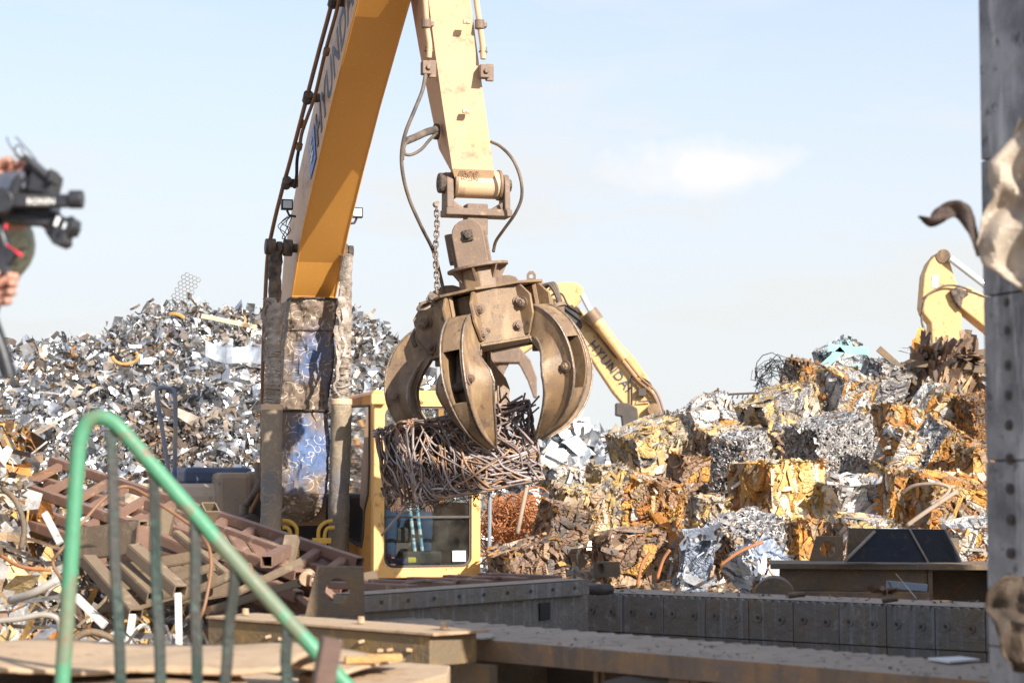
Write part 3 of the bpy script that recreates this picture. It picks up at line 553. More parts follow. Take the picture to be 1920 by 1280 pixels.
bx('counterweight', 540, 1000, 21.5, (2.2, .7, .8), 'dark', .12)
m = MB(); m.tube(spline([P(482, 870, 18.4), P(486, 905, 18.3), P(474, 930, 18.4), P(462, 945, 18.6)], 6), .035, 10); m.tube(spline([P(458, 945, 18.6), P(456, 1000, 18.6), P(470, 1040, 18.6)], 6), .045, 10); m.build('intake_hose', MT['hose'], ex, smooth='all')
m = MB(); c = P(470, 985, 18.5); m.cyl(c - Fv * .05, c + Fv * .08, .11, .10, 24); m.build('hose_drum', MT['dark'], ex, smooth=True, bevel=.01)
for s_, pts in ((0, [(530, 975), (545, 978), (556, 990), (556, 1010), (556, 1028)]), (0, [(530, 988), (540, 990), (545, 1002), (545, 1020)]), (1, [(624, 975), (608, 980), (598, 992), (597, 1012), (597, 1028)]), (1, [(628, 988), (614, 990), (609, 1002), (609, 1024)])):
    m = MB(); m.tube(spline([P(x, y, 17.85) for x, y in pts], 6), .018, 10); e = pts[-1]; c = P(e[0], e[1], 17.85); m.cyl(c, c - UP * .07, .026, n=8); m.build('boom_pipe', MT['ypipe'], ex, smooth=True)
for x in (549, 603):
    m = MB(); m.box(P(x, 1013, 17.83), (.17, .05, .05), ax=(Lv, Fv, UP)); m.build('pipe_bracket', MT['ypipe'], ex, bevel=.006)
m = MB()
for x in (545, 556, 597, 609): m.tube(spline([P(x, 1040, 17.85), P(x + 1, 1062, 17.9), P(x - 4, 1090, 18)], 5), .02, 8)
m.build('boom_hose', MT['dustbody'], ex, smooth='all')
m = MB(); m.tube(spline([P(322, 925, 19.0), P(308, 830, 19.0), P(297, 760, 19.0), P(294, 735, 19.0), P(299, 727, 19.0), P(310, 727, 19.05), P(320, 730, 19.1), P(328, 740, 19.1), P(329, 800, 19.1), P(327, 900, 19.1)], 6), .022, 8); m.build('handrail', mat('blue_grey_rail', (.10, .16, .28), (.3, .27, .22), None, 1.5, .56, .1, .4, bump=.05), ex, smooth='all')
m = MB(); m.tube([P(919, 900, 17.8), P(917, 1050, 17.8)], .018, 8); m.tube([P(905, 920, 17.9), P(919, 912, 17.8)], .012, 6); m.build('mirror_pole', mat('grey_rail', (.2, .24, .28), rough=.45, bump=0), ex, smooth=True)
for s_ in (-1, 1):
    c = P(560, 1085, 19.8); c.z = .5; c = c + Lv * s_ * 1.2; m = MB(); pr = []
    for k in range(20):
        a = 2 * math.pi * k / 20; pr.append(c - Lv * .3 + Fv * (1.6 * max(-1, min(1, math.cos(a) * 1.25))) + UP * (.45 * math.sin(a)))
    m.prism(pr, Lv * .6); m.build('crawler_track', MT['dark'], ex, bevel=.03)
m = MB(); c = P(560, 1085, 19.7); c.z = .9; m.cyl(c - UP * .3, c + UP * .55, .7, n=30); m.build('slew_ring', MT['dark'], ex)
# operator in the cab
def skinfig(name, verts, edges, mt, parent, sub=2, root=0):
    me = bpy.data.meshes.new(name); c = V(verts[root][0])
    me.from_pydata([V(p) - c for p, r in verts], edges, []); o = bpy.data.objects.new(name, me); COL.objects.link(o); me.materials.append(mt)
    sk = o.modifiers.new('skin', 'SKIN'); sk.use_smooth_shade = True
    for i, (p, r) in enumerate(verts):
        d = me.skin_vertices[0].data[i]; d.radius = (r, r) if not isinstance(r, tuple) else r; d.use_root = (i == root)
    sb = o.modifiers.new('sub', 'SUBSURF'); sb.levels = sub; sb.render_levels = sub
    o['_w'] = [c.x, c.y, c.z]
    if parent is not None: o.parent = parent; o.location = c - wloc(parent)
    else: o.location = c
    return o
H_ = CB(.46, .27, .85)
def OP(l, f, u): return H_ + Lv * l + Fv * f + UP * u
op = thing('person', OP(0, 0, -.05), 'seated excavator operator in blue jeans behind the cab windscreen', 'person')
bv = [(OP(0, 0, .04), .12), (OP(0, -.02, .25), .13), (OP(0, -.03, .48), .12), (OP(0, -.02, .58), .055), (OP(0, 0, .68), .075), (OP(0, .02, .78), .07),
      (OP(-.1, .02, .02), .085), (OP(-.2, .38, .12), .065), (OP(-.2, .42, -.3), .045), (OP(-.2, .52, -.34), .035),
      (OP(.1, .02, .02), .085), (OP(.13, .38, .12), .065), (OP(.12, .42, -.3), .045), (OP(.12, .52, -.34), .035),
      (OP(-.19, -.02, .46), .06), (OP(-.27, .05, .2), .045), (OP(-.15, .3, .17), .032), (OP(.19, -.02, .46), .06), (OP(.29, .05, .2), .045), (OP(.17, .3, .17), .032)]
be = [(0, 1), (1, 2), (2, 3), (3, 4), (4, 5), (0, 6), (6, 7), (7, 8), (8, 9), (0, 10), (10, 11), (11, 12), (12, 13), (2, 14), (14, 15), (15, 16), (2, 17), (17, 18), (18, 19)]
skinfig('body', bv, be, MT['skin'], op)
skinfig('trousers', [(bv[0][0], .14)] + [(bv[i][0], bv[i][1] * 1.25) for i in (6, 7, 8, 10, 11, 12)], [(0, 1), (1, 2), (2, 3), (0, 4), (4, 5), (5, 6)], MT['jeans'], op)
skinfig('jacket', [(bv[1][0], .15), (bv[2][0], .145)] + [(bv[i][0], bv[i][1] * 1.25) for i in (14, 15, 17, 18)] + [(bv[0][0], .135)], [(0, 1), (1, 2), (2, 3), (1, 4), (4, 5), (0, 6)], MT['shirt'], op)
m = MB(); c = OP(0, -.02, .76)
for i in range(6):
    pass
rg = []
for i in range(7):
    a = R(i * 14); rg.append([c + Lv * .086 * math.cos(a) * math.cos(t * .5236) + Fv * .095 * math.cos(a) * math.sin(t * .5236) + UP * .09 * math.sin(a) for t in range(12)])
m.loft(rg); m.build('hair', MT['hair'], op, smooth='all')
for s_ in (-1, 1):
    h0 = OP(.16 * s_, .32, .165); hv = [(h0, .03)]; he = []
    for k in range(4):
        b0 = len(hv); hv += [(h0 + Lv * (k - 1.5) * .02 + Fv * .06 , .01), (h0 + Lv * (k - 1.5) * .02 + Fv * .09 - UP * .02, .009), (h0 + Lv * (k - 1.5) * .02 + Fv * .08 - UP * .045, .008)]; he += [(0, b0), (b0, b0 + 1), (b0 + 1, b0 + 2)]
    b0 = len(hv); hv += [(h0 - Lv * .035 * s_ + Fv * .02, .011), (h0 - Lv * .03 * s_ + Fv * .06 - UP * .01, .009)]; he += [(0, b0), (b0, b0 + 1)]
    skinfig('hand', hv, he, MT['skin'], op, 1)

# ================================================================== GRAPPLE
G0 = P(905, 552, 15.05); GR = M4.Rotation(R(-10.5), 3, 'Y')
def GP(x, y, z): return G0 + GR @ V((x, y, z))
gz = GR @ UP
gr = thing('orange_peel_grapple', GP(0, 0, -1.15), 'dusty brown five-claw grapple hanging from the arm and clutching the bar bale', 'grapple')
# yoke under the arm boss
yk = thing
m = MB(); yb = P(890, 398, 15.16)
for s_, th in ((-1, .055), (1, .045)):
    c = bc + Lv * .225 * s_; pr = []
    for k in range(9): a = R(180 * k / 8); pr.append(c + Fv * -.085 * math.cos(a) + UP * (.085 * math.sin(a)))
    pr = [c - Fv * .095 + UP * -.2, c + Fv * .095 + UP * -.2] + pr[::-1]
    m.prism([q - Lv * th / 2 for q in pr], Lv * th)
    m.prism([c - Lv * s_ * .02 - UP * .13 + Fv * .06, c - Lv * s_ * .02 - UP * .2 + Fv * .06, c - Lv * s_ * .13 - UP * .2 + Fv * .06], -Fv * .12)
cb = bc - UP * .225; m.box(cb, (.52, .21, .055), ax=(Lv, Fv, UP))
m.build('yoke', MT['hub'], gr, bevel=.008)
m = MB(); m.cyl(bc - Lv * .30, bc + Lv * .275, .05, n=22); m.cyl(bc - Lv * .30, bc - Lv * .20, .078, n=22); m.build('yoke_pin', MT['grease'], gr, smooth=True, bevel=.01)
sc_ = P(890, 440, 15.16)
m = MB(); m.box((cb + sc_) / 2 + UP * .03, (.165, .14, .24), ax=(Lv, Fv, UP)); m.build('swivel_shank', MT['hub'], gr, bevel=.01)
# swivel head (tilted with the grapple)
sx = GR @ V((1, 0, 0)); sy = V((0, 1, 0)); hc = GP(-.03, 0, .44)
m = MB(); m.box(hc - gz * .11 + sy * .03, (.29, .26, .27), ax=(sx, sy, gz))
for s_ in (-1, 1):
    pr = [hc + sx * -.12 - gz * .24, hc + sx * .12 - gz * .24]
    for k in range(9): a = R(180 * k / 8); pr.append(hc + sx * .12 * math.cos(a) + gz * (.02 + .105 * math.sin(a)))
    m.prism([q + sy * s_ * .145 for q in pr], sy * s_ * .035)
m.box(hc + sx * -.145 - gz * .06 + sy * .02, (.06, .2, .22), ax=(sx, sy, gz))
sw = m.build('swivel_head', MT['hub'], gr, bevel=.008)
m = MB(); m.box(hc - sy * .19 - gz * .0, (.075, .02, .085), ax=(sx, sy, gz)); m.cyl(hc - sy * .2, hc - sy * .225, .03, n=6); m.build('head_bolt', MT['grease'], sw, bevel=.006)
fl = GP(-.0, 0, .195)
m = MB(); m.cyl(fl, fl + gz * .022, .235, n=40); m.build('flange', MT['hub'], gr, bevel=.004)
m = MB(); m.cyl(GP(0, 0, 0), GP(0, 0, .195), .172, .158, 8); nk = m.build('neck', MT['grap'], gr, bevel=.01)
for a in (-150, -100, -50, 10, 80, 150):
    d = GR @ V((math.cos(R(a)), math.sin(R(a)), 0)); t = gz.cross(d); m = MB(); o_ = fl
    m.prism([o_ + d * .15 - t * .008, o_ + d * .225 - t * .008, o_ + d * .15 - gz * .11 - t * .008], t * .016); m.build('rib', MT['hub'], nk)
# hub
CL = [-112, -40, 32, 104, 176]; OPEN = {-112: 7, -40: 1, 32: 3, 104: 4, 176: 9}
def gdir(a): return V((math.cos(R(a)), math.sin(R(a)), 0))
m = MB(); pl_ = []
for a in CL:
    for da, r_ in ((-17, .50), (17, .50), (36, .44)): q = gdir(a + da) * r_; pl_.append(GP(q.x, q.y, -.004))
m.prism(pl_, gz * .02); m.build('top_plate', MT['grap'], gr, bevel=.004)
m = MB(); inner = []
for a in CL:
    for da, r_ in ((-11, .46), (11, .46)): q = gdir(a + da) * r_; inner.append((q.x, q.y))
ni = len(inner)
for i in range(ni):
    (x0, y0), (x1, y1) = inner[i], inner[(i + 1) % ni]
    if i % 2 == 1:   # flat panel between two claws, with flanges
        nd = V(((y1 - y0), -(x1 - x0), 0)).normalized(); k = .9
        m.hexa([GP(x0, y0, -.40), GP(x1, y1, -.40), GP(x1 - nd.x * .03, y1 - nd.y * .03, -.40), GP(x0 - nd.x * .03, y0 - nd.y * .03, -.40), GP(x0, y0, -.006), GP(x1, y1, -.006), GP(x1 - nd.x * .03, y1 - nd.y * .03, -.006), GP(x0 - nd.x * .03, y0 - nd.y * .03, -.006)])
        m.hexa([GP(x0 + nd.x * .03, y0 + nd.y * .03, -.42), GP(x1 + nd.x * .03, y1 + nd.y * .03, -.42), GP(x1 * .7, y1 * .7, -.42), GP(x0 * .7, y0 * .7, -.42), GP(x0 + nd.x * .03, y0 + nd.y * .03, -.402), GP(x1 + nd.x * .03, y1 + nd.y * .03, -.402), GP(x1 * .7, y1 * .7, -.402), GP(x0 * .7, y0 * .7, -.402)])
m.prism([GP(q[0] * .75, q[1] * .75, -.41) for q in inner], gz * .39)
hub = m.build('hub', MT['grap'], gr, bevel=.004)
boltm = None
def bolt(c, d, r, par, mt='hub', h=.03):
    d = d.normalized(); m = MB(); m.cyl(c, c + d * .008, r * 1.5, n=18); m.cyl(c + d * .008, c + d * (.008 + h), r, n=6); m.cyl(c + d * (.008 + h), c + d * (.016 + h), r * .5, n=10); return m.build('bolt', MT[mt], par, bevel=.003)
for i in range(1, ni, 2):
    (x0, y0), (x1, y1) = inner[i], inner[(i + 1) % ni]; nd = V(((y1 - y0), -(x1 - x0), 0)).normalized()
    if nd.dot(V((x0, y0, 0))) < 0: nd = -nd
    if nd.y > .3: continue
    for (t, z_) in ((.88, -.13), (.80, -.31), (.13, -.14), (.10, -.33)):
        q = V((x0, y0, 0)).lerp(V((x1, y1, 0)), t) + nd * .003; bolt(GP(q.x, q.y, z_), GR @ nd, .026, hub)
# claws
PROF_O = [(.455, -.17), (.56, -.20), (.65, -.27), (.72, -.36), (.765, -.47), (.785, -.59), (.78, -.71), (.745, -.82), (.685, -.92), (.60, -1.01), (.47, -1.09), (.26, -1.155)]
PROF_I = [(.38, -.28), (.415, -.35), (.445, -.42), (.49, -.49), (.53, -.565), (.555, -.64), (.555, -.72), (.535, -.80), (.49, -.88), (.42, -.97), (.335, -1.055), (.25, -1.145)]
WD = [0, .0, .0, .02, .07, .125, .145, .13, .11, .085, .05, .006]
def fine(l_, k=3): return [tuple(q[:2]) for q in spline([(a, b, 0) for a, b in l_], k)]
PROF_O, PROF_I, WD = fine(PROF_O), fine(PROF_I), [WD[k // 3] + (WD[min(k // 3 + 1, 11)] - WD[k // 3]) * (k % 3) / 3 for k in range(34)]
PIV = (.44, -.2)
def claw(az, op_):
    a = R(op_)
    def rot(q):
        dx, dz = q[0] - PIV[0], q[1] - PIV[1]; return (PIV[0] + dx * math.cos(a) - dz * math.sin(a), PIV[1] + dx * math.sin(a) + dz * math.cos(a))
    O = [rot(q) for q in PROF_O]; I = [rot(q) for q in PROF_I]; n = len(O); d = gdir(az); t = V((-d.y, d.x, 0))
    def W(r, z, l): q = d * r + t * l; return GP(q.x, q.y, z)
    dist = .088
    m = MB()
    def hw(i): return dist * (1 - .6 * max(0, (i / (n - 1) - .5) * 2) ** 1.3)
    for s_ in (-1, 1):
        # cheek plate
        ou_ = [W(*O[i], s_ * hw(i)) for i in range(n)]; in_ = [W(*I[i], s_ * hw(i)) for i in range(n)]
        ou2 = [W(*O[i], s_ * (hw(i) - .022)) for i in range(n)]; in2 = [W(*I[i], s_ * (hw(i) - .022)) for i in range(n)]
        m.loft([[ou_[i], in_[i], in2[i], ou2[i]] for i in range(n)])
    cov = lambda lst, i0, i1, sc, zz: m.loft([[W(lst[i][0] + zz * (lst[i][0] - .4) * .0, lst[i][1], -hw(i) * sc), W(lst[i][0], lst[i][1], hw(i) * sc), W(lst[i][0] - .02, lst[i][1] + .008, hw(i) * sc), W(lst[i][0] - .02, lst[i][1] + .008, -hw(i) * sc)] for i in range(i0, i1)])
    cov(O, 0, 13, 1.0, 0); cov(O, 22, n, .9, 0)
    I3 = [(x + .028, z) for x, z in I]; m.loft([[W(*I3[i], -hw(i) * .98), W(*I3[i], hw(i) * .98), W(I3[i][0] + .02, I3[i][1], hw(i) * .98), W(I3[i][0] + .02, I3[i][1], -hw(i) * .98)] for i in range(1, n - 1)])
    cl = m.build('claw', MT['grap'], gr, smooth=True)
    # wings
    for s_ in (-1, 1):
        wd = WD; rg = []
        for i in range(6, n):
            o_, i_ = O[i], I[i]; h = hw(i); mid = (o_[0] * .12 + i_[0] * .88 + .02, o_[1] * .12 + i_[1] * .88)
            p1 = (o_[0] * .62 + i_[0] * .38, o_[1] * .62 + i_[1] * .38); p2 = (o_[0] * .1 + i_[0] * .9, o_[1] * .1 + i_[1] * .9)
            rg.append([W(*p1, s_ * (h - .004)), W(mid[0], mid[1], s_ * (h + wd[i])), W(mid[0] - .018, mid[1], s_ * (h + wd[i])), W(*p2, s_ * (h - .004))])
        m = MB(); m.loft(rg); m.build('wing', MT['grap'], cl, smooth=True)
        m = MB(); m.tube([r_[1] for r_ in rg[1:]], .009, 6); m.build('wing_edge', MT['worn'], cl)
        o_, i_ = O[17], I[17]; q = ((o_[0] + i_[0]) / 2 + .05, (o_[1] + i_[1]) / 2); bolt(W(*q, s_ * hw(17)), (W(*q, s_) - W(*q, 0)), .03, cl)
    m = MB()
    for s_ in (-1, 1):
        m.tube([W(O[i][0] + .002, O[i][1], s_ * hw(i)) for i in range(n)], .008, 6); m.tube([W(I[i][0] - .002, I[i][1], s_ * hw(i)) for i in range(n)], .007, 6)
    m.build('worn_edge', MT['worn'], cl, smooth='all')
    # hydraulic cylinder inside the claw and stop block
    m = MB(); q0 = rot((.52, -.28)); q1 = rot((.66, -.72)); m.cyl(W(*q0, 0), W(*q1, 0), .045, n=14); m.cyl(W(*q1, -.07), W(*q1, .07), .04, n=14); m.build('claw_cylinder', MT['blacksteel'], cl, smooth=True)
    # hub cheeks for this claw (fixed to hub)
    m = MB()
    for s_ in (-1, 1):
        pr = [W(.30, -.012, s_ * .10), W(.47, -.012, s_ * .10), W(.545, -.10, s_ * .10), W(.54, -.24, s_ * .10), W(.47, -.38, s_ * .10), W(.30, -.38, s_ * .10)]
        m.prism(pr, (W(0, 0, s_) - W(0, 0, 0)) * .022)
    m.build('hub_cheek', MT['grap'], hub, bevel=.004)
    for s_ in (-1, 1): bolt(W(.47, -.15, s_ * .122), (W(0, 0, s_) - W(0, 0, 0)), .03, hub); bolt(W(.40, -.31, s_ * .122), (W(0, 0, s_) - W(0, 0, 0)), .024, hub)
    m = MB(); m.box(W(.42, -.45, .055), (.05, .05, .06)); m.build('stop_block', MT['hub'], cl, bevel=.006)
    return W
for a in CL: claw(a, OPEN[a])
# guards and hoses on top of the hub
for (x, y, s_) in ((.17, .12, 1), (-.27, .10, -1)):
    m = MB(); pr = [GP(x - .13, y, .016), GP(x + .13, y, .016)]
    for k in range(7): a = R(180 * k / 6); pr.append(GP(x + .12 * math.cos(a), y, .05 + .06 * math.sin(a) + .02))
    m.prism(pr, V((0, .03, 0))); m.build('hose_guard', MT['hub'], gr, bevel=.005)
m = MB(); c = GP(.38, -.05, .03); m.holed([c + V((-.035, 0, -.03)), c + V((.035, 0, -.03)), c + V((.035, 0, .05)), c + V((.015, 0, .075)), c + V((-.015, 0, .075)), c + V((-.035, 0, .05))], c + V((0, 0, .035)), .017, (0, .02, 0)); m.build('lifting_eye', MT['hub'], gr)
m = MB()
for k in range(3): m.tube(spline([GP(.42 + k * .02, -.12, -.05), GP(.50 + k * .02, -.16, -.03), GP(.54 + k * .01, -.18, -.12), GP(.55, -.17, -.22)], 6), .014, 8)
m.build('hub_hose', MT['hose'], gr, smooth='all')
m = MB(); m.tube(spline([GP(-.53, -.02, -.16), GP(-.58, -.04, -.22), GP(-.57, -.04, -.30)], 6), .02, 8); m.build('hub_hose', MT['hose'], gr, smooth='all')
m = MB(); m.cyl(GP(.53, -.17, -.2), GP(.50, -.13, -.36), .06, .055, 18); m.cyl(GP(.53, -.17, -.2), GP(.535, -.175, -.225), .07, n=18); m.build('claw_ram', MT['hub'], gr, smooth=True)
# chain
ch = thing('hanging_chain', P(819, 470, 14.95), 'steel chain hanging from the yoke down to the left edge of the grapple', 'chain')
pts = [P(818 + 1.5 * math.sin(i * .5), 386 + i * 9.6, 14.98 - .005 * i) for i in range(18)]
for i in range(17):
    a, b = pts[i], pts[i + 1]; c = (a + b) / 2; d = (b - a).normalized(); X = V((1, 0, 0)) if i % 2 else V((.25, .97, 0)); X = (X - d * X.dot(d)).normalized(); lp = []
    for k in range(14):
        t = 2 * math.pi * k / 14; lp.append(c + X * .0175 * math.cos(t) + d * (.017 * math.sin(t) + math.copysign(.012, math.sin(t))))
    m = MB(); m.tube(lp, .0058, 6, closed=True); m.build('chain_link', MT['chain'], ch, smooth='all')
m = MB(); c = P(818, 383, 14.98); m.cyl(c - Fv * .03, c + Fv * .03, .022); m.build('shackle', MT['chain'], ch)
m = MB(); c = P(810, 558, 14.82); m.box(c, (.07, .03, .07), rot=M4.Rotation(R(30), 3, 'Y')); m.cyl(c - V((0, .03, 0)), c + V((0, .03, 0)), .02, n=12); 
m.tube(spline([P(798, 566, 14.8), P(790, 570, 14.78), P(783, 580, 14.78), P(796, 580, 14.76), P(812, 571, 14.78)], 5), .012, 6); m.build('chain_anchor', MT['chain'], ch, bevel=.004)
# ================================================================== REBAR BALE
rb = MB(); rb2 = MB(); random.seed(11)
BA = [R(-10.5), R(28)]
BR = M4.Rotation(BA[0], 3, 'Y') @ M4.Rotation(R(24), 3, 'Z')
BC = P(858, 852, 15.0); bs = V((1.02, .66, .60))
def BP(x, y, z): return BC + BR @ V((x * bs.x / 2, y * bs.y / 2, z * bs.z / 2))
def cl_(v, a=1.0): return max(-a, min(a, v))
def top(x): return .92 + .12 * math.sin(x * 3)
n_bar = 0
def fieldang(face, u, v, r_):
    if face == 'f':
        if v < -.42 + .25 * u: return .12 + .3 * math.sin(u * 3 + r_)
        if u < -.55: return -math.pi / 2 + .2 * math.sin(v * 4 + r_)
        if u < .05: return -math.pi / 2 + (u + .55) * 1.3 + .5 * (1 - v) * .5
        return r_ * 3.1
    if face == 'l': return math.pi / 2 + .9 * math.sin(u * 2.5 + v * 3) 
    return r_ * 2.2 + u
def addbar(face):
    n = random.choice((4, 5, 6, 7)); pts = []; u, v = ru(-1, 1), ru(-1, 1); r_ = ru(-1, 1); dep = ru(.84, 1.02); st = ru(.12, .30); dev = ru(-.45, .45); sgn = 1
    a = fieldang(face, u, v, r_) + (ru(-1.5, 1.5) if rnd() < .3 else dev)
    for i in range(n):
        q = {'f': (u, -dep, v), 'l': (-dep, u, v), 'b': (u, v, -dep), 't': (u, v, dep * .95), 'r': (dep, u, v), 'k': (u, dep, v)}[face]; pts.append(BP(*q))
        a = a * .8 + .2 * (fieldang(face, u, v, r_) + dev) + (ru(-.9, .9) if rnd() < .22 else ru(-.14, .14)); u += st * math.cos(a); v += st * math.sin(a) * 1.4; dep += ru(-.04, .04)
        if abs(u) > 1 or abs(v) > 1: u, v = cl_(u), cl_(v); dev += random.choice((-1, 1)) * ru(.8, 1.6)
        dep = max(.7, min(1.03, dep))
    return pts
for face, cnt in (('f', 235), ('l', 110), ('b', 60), ('t', 80), ('r', 60), ('k', 60)):
    for i in range(cnt):
        p_ = addbar(face); c = random.choice([(.30, .24, .22), (.40, .33, .31), (.24, .17, .145), (.36, .21, .12), (.15, .115, .10), (.33, .26, .235)])
        rb.col = (*c, .3); rb.tube(spline(p_, 5), random.choice((.0058, .0075, .0085, .0095, .0105)), 6)
for i in range(120):                  # inner jumble
    a, b = V((ru(-.9, .9), ru(-.8, .8), ru(-.85, .8))), V((ru(-.9, .9), ru(-.8, .8), ru(-.85, .8))); c = a.lerp(b, .5) + V((ru(-.3, .3),) * 3)
    rb.col = (.13, .095, .08, .2); rb.tube(spline([BP(*a), BP(*c), BP(*b)], 4), ru(.007, .010), 5)
for i in range(40):                   # jutting ends on the upper right
    x = ru(.15, 1.0); a = BP(x, ru(-.9, .5), ru(.3, 1.0)); d = V((ru(-.6, .7), ru(-.6, .2), ru(-.1, .75))).normalized() * ru(.12, .3)
    c = random.choice([(.33, .27, .25), (.38, .22, .13), (.26, .18, .14)]); rb.col = (*c, .3); rb.tube([a, a + d * .5 + V((0, 0, ru(-.01, .01))), a + d], ru(.006, .009), 6)
for i in range(120):                  # thin tie wires at the base and edges
    x = ru(-1, 1); a = BP(x, ru(-1, .8), -1.0 + ru(-.03, .05)); rb.col = (.07, .05, .045, .2); rb.tube([a, a + V((ru(-.05, .05), ru(-.03, .03), ru(-.05, .02))), a + V((ru(-.09, .09), ru(-.05, .05), ru(-.09, .0)))], .0028, 4)
rb.col = (.34, .27, .24, .3); rb.tube([P(770, 940, 14.72), P(742, 972, 14.7), P(715, 1004, 14.68)], .0095, 7)
for q in ((980, 742, 946, 762), (985, 760, 940, 775), (1000, 832, 962, 790), (1008, 846, 975, 812), (1012, 900, 990, 870)): rb.tube([P(q[0], q[1], 14.8), P(q[2], q[3], 14.85)], .010, 7)
MT['rebarA'] = mat('reinforcing_bar_lengths', (0, 0, 0), (.32, .16, .08), scale=7, thr=.63, soft=.05, rough=.5, bump=.4, bscale=75, attr=True)
tag(rb.build('rebar_bale', MT['rebarA'], smooth='all'), 'square bale of tangled reinforcing bars clutched by the grapple in mid-air', 'bale')
# ================================================================== SCRAP HEAPS
random.seed(21)
def flake(m, c, U, W_, Nn, a, b, curl, tw=0):
    rows = []
    k = 3
    for i in range(k + 1):
        s_ = i / k * 2 - 1; ww = b * (1 - .35 * abs(s_) * rnd()) ; off = Nn * curl * a * (s_ * s_ - .3); ww2 = W_ + Nn * tw * s_
        q = c + U * a * s_ + off; rows.append([q - ww2 * ww * ru(.6, 1.1), q + ww2 * ww * ru(.6, 1.1)])
    m.grid(rows)
def rdir():
    while True:
        v_ = V((ru(-1, 1), ru(-1, 1), ru(-1, 1)))
        if .05 < v_.length < 1: return v_.normalized()
SILV = [(.64, .63, .62, .85), (.52, .52, .52, .85), (.72, .72, .71, .8), (.36, .36, .36, .8), (.22, .215, .21, .7), (.45, .46, .49, .85)]
DULL = [(.24, .19, .15, .1), (.15, .12, .10, .1), (.33, .27, .21, .1), (.18, .16, .15, .3)]
RUST = [(.40, .19, .06, 0), (.30, .16, .07, 0), (.48, .27, .10, 0)]
WHIT = [(.72, .72, .70, 0), (.6, .63, .66, .0), (.66, .6, .52, 0)]
BRN0 = [(.20, .14, .10, .2), (.14, .10, .08, .2), (.27, .21, .16, .3)]
def interp(pf, x):
    for (x0, y0), (x1, y1) in zip(pf, pf[1:]):
        if x0 <= x <= x1: return y0 + (y1 - y0) * (x - x0) / (x1 - x0)
    return pf[0][1] if x < pf[0][0] else pf[-1][1]
def heap(name, prof, Yr, Yf, zf, x0, x1, nf, size, pals, core, label, cat, mt='shiny', seed=0, rag=.25, power=.8, curls=0, strips=0):
    def pt(px, t, jitter=0):
        Y = Yf + (Yr - Yf) * t; top_ = P(px, interp(prof, px), Yr); z = zf + (top_.z - zf) * (t ** power if t <= 1 else max(0, 1 - (t - 1) * 1.2)); x = P(px, 900, Yr).x * (Y / Yr) ** .5
        z += .25 * noise.noise(V((x * .9, Y * .9, seed))) * min(1, max(0, t) * 3) * (0 if .93 < t < 1.1 else 1)
        return V((x, Y, z))
    c = MB(); nu, nt_ = 90, 26
    rows = [[pt(x0 + (x1 - x0) * i / nu, j / (nt_ - 6) * 1.0) - V((0, 0, .13 + .14 * noise.noise(V((i * .37, j * .37, seed))))) for i in range(nu + 1)] for j in range(nt_ + 1)]
    c.m = 1; c.col = (.12, .1, .09, 0); c.grid(rows); c.m = 0
    for i in range(nf):
        px = ru(x0, x1); t = rnd() ** .8 * 1.06; q = pt(px, t); zone = noise.noise(V((q.x * .55, q.y * .5, q.z * .7 + seed)))
        pal = random.choices((DULL, BRN0, RUST), (6, 5, 1.2))[0] if (seed == 3 and noise.noise(V((px * .012, t * 4, 1.7))) * .5 + 1 - math.hypot((px - 390) / 130, (t - .50) / .22) > .35 and rnd() < .8) else random.choices([p_[0] for p_ in pals], [p_[1] * (1 + 2.2 * max(0, zone if k % 2 else -zone)) for k, p_ in enumerate(pals)])[0]; c.col = random.choice(pal)
        Nn = rdir(); Nn = (Nn + V((0, -.5, .5))).normalized(); U = Nn.orthogonal().normalized(); U = (M4.Rotation(ru(0, 6.28), 3, Nn) @ U); a = size * math.exp(ru(-1.1, 1.0) if rnd() < .985 else ru(.9, 1.5)); b = a * ru(.15, .6)
        flake(c, q + V((ru(-.1, .1), ru(-.1, .1), ru(-.12, rag * rnd()))), U, Nn.cross(U), Nn, a, b, ru(-.8, .8), ru(-.6, .6))
    for i in range(curls):             # curled clippings and thin off-cut strips
        px = ru(x0, x1); q = pt(px, rnd() * 1.03) + V((0, 0, ru(0, .12))); c.col = random.choice(random.choice(pals)[0]); A, B = rdir(), rdir(); r_ = size * ru(.6, 2.2); s0 = ru(0, 6); ex_ = ru(1.2, 4.5)
        B = (B - A * A.dot(B)).normalized(); c.tube([q + (A * math.cos(s0 + ex_ * k / 8) + B * math.sin(s0 + ex_ * k / 8)) * r_ + A.cross(B) * .1 * r_ * k / 8 for k in range(9)], ru(.006, .022) * size / .12, 4)
    for i in range(strips):
        px = ru(x0, x1); q = pt(px, rnd() * 1.03) + V((0, 0, ru(0, .15))); c.col = random.choice(random.choice(pals)[0]); d = rdir(); d.z *= .5; U = d.normalized(); Nn = U.orthogonal().normalized()
        flake(c, q, U, Nn.cross(U), Nn, size * ru(2, 5), size * ru(.15, .5), ru(-.2, .2), ru(-.3, .3))
    o = c.build(name, [MT[mt], MT[core]]); return tag(o, label, cat, kind='stuff')
prof = [(-300, 760), (-120, 700), (0, 662), (60, 656), (130, 645), (180, 650), (235, 612), (262, 596), (300, 588), (350, 583), (430, 592), (500, 600), (560, 588), (620, 582), (665, 590), (700, 612), (725, 640), (770, 690), (830, 760), (900, 860), (960, 990)]
heap('scrap_heap', prof, 29, 20.5, .2, -300, 930, 38000, .05, [(SILV, 8), (DULL, 3.2), (WHIT, 1.1), (RUST, .3)], 'coregrey', 'tall heap of shiny silver sheet clippings behind the excavator on the left', 'scrap heap', seed=3, rag=.26, curls=1500, strips=500)
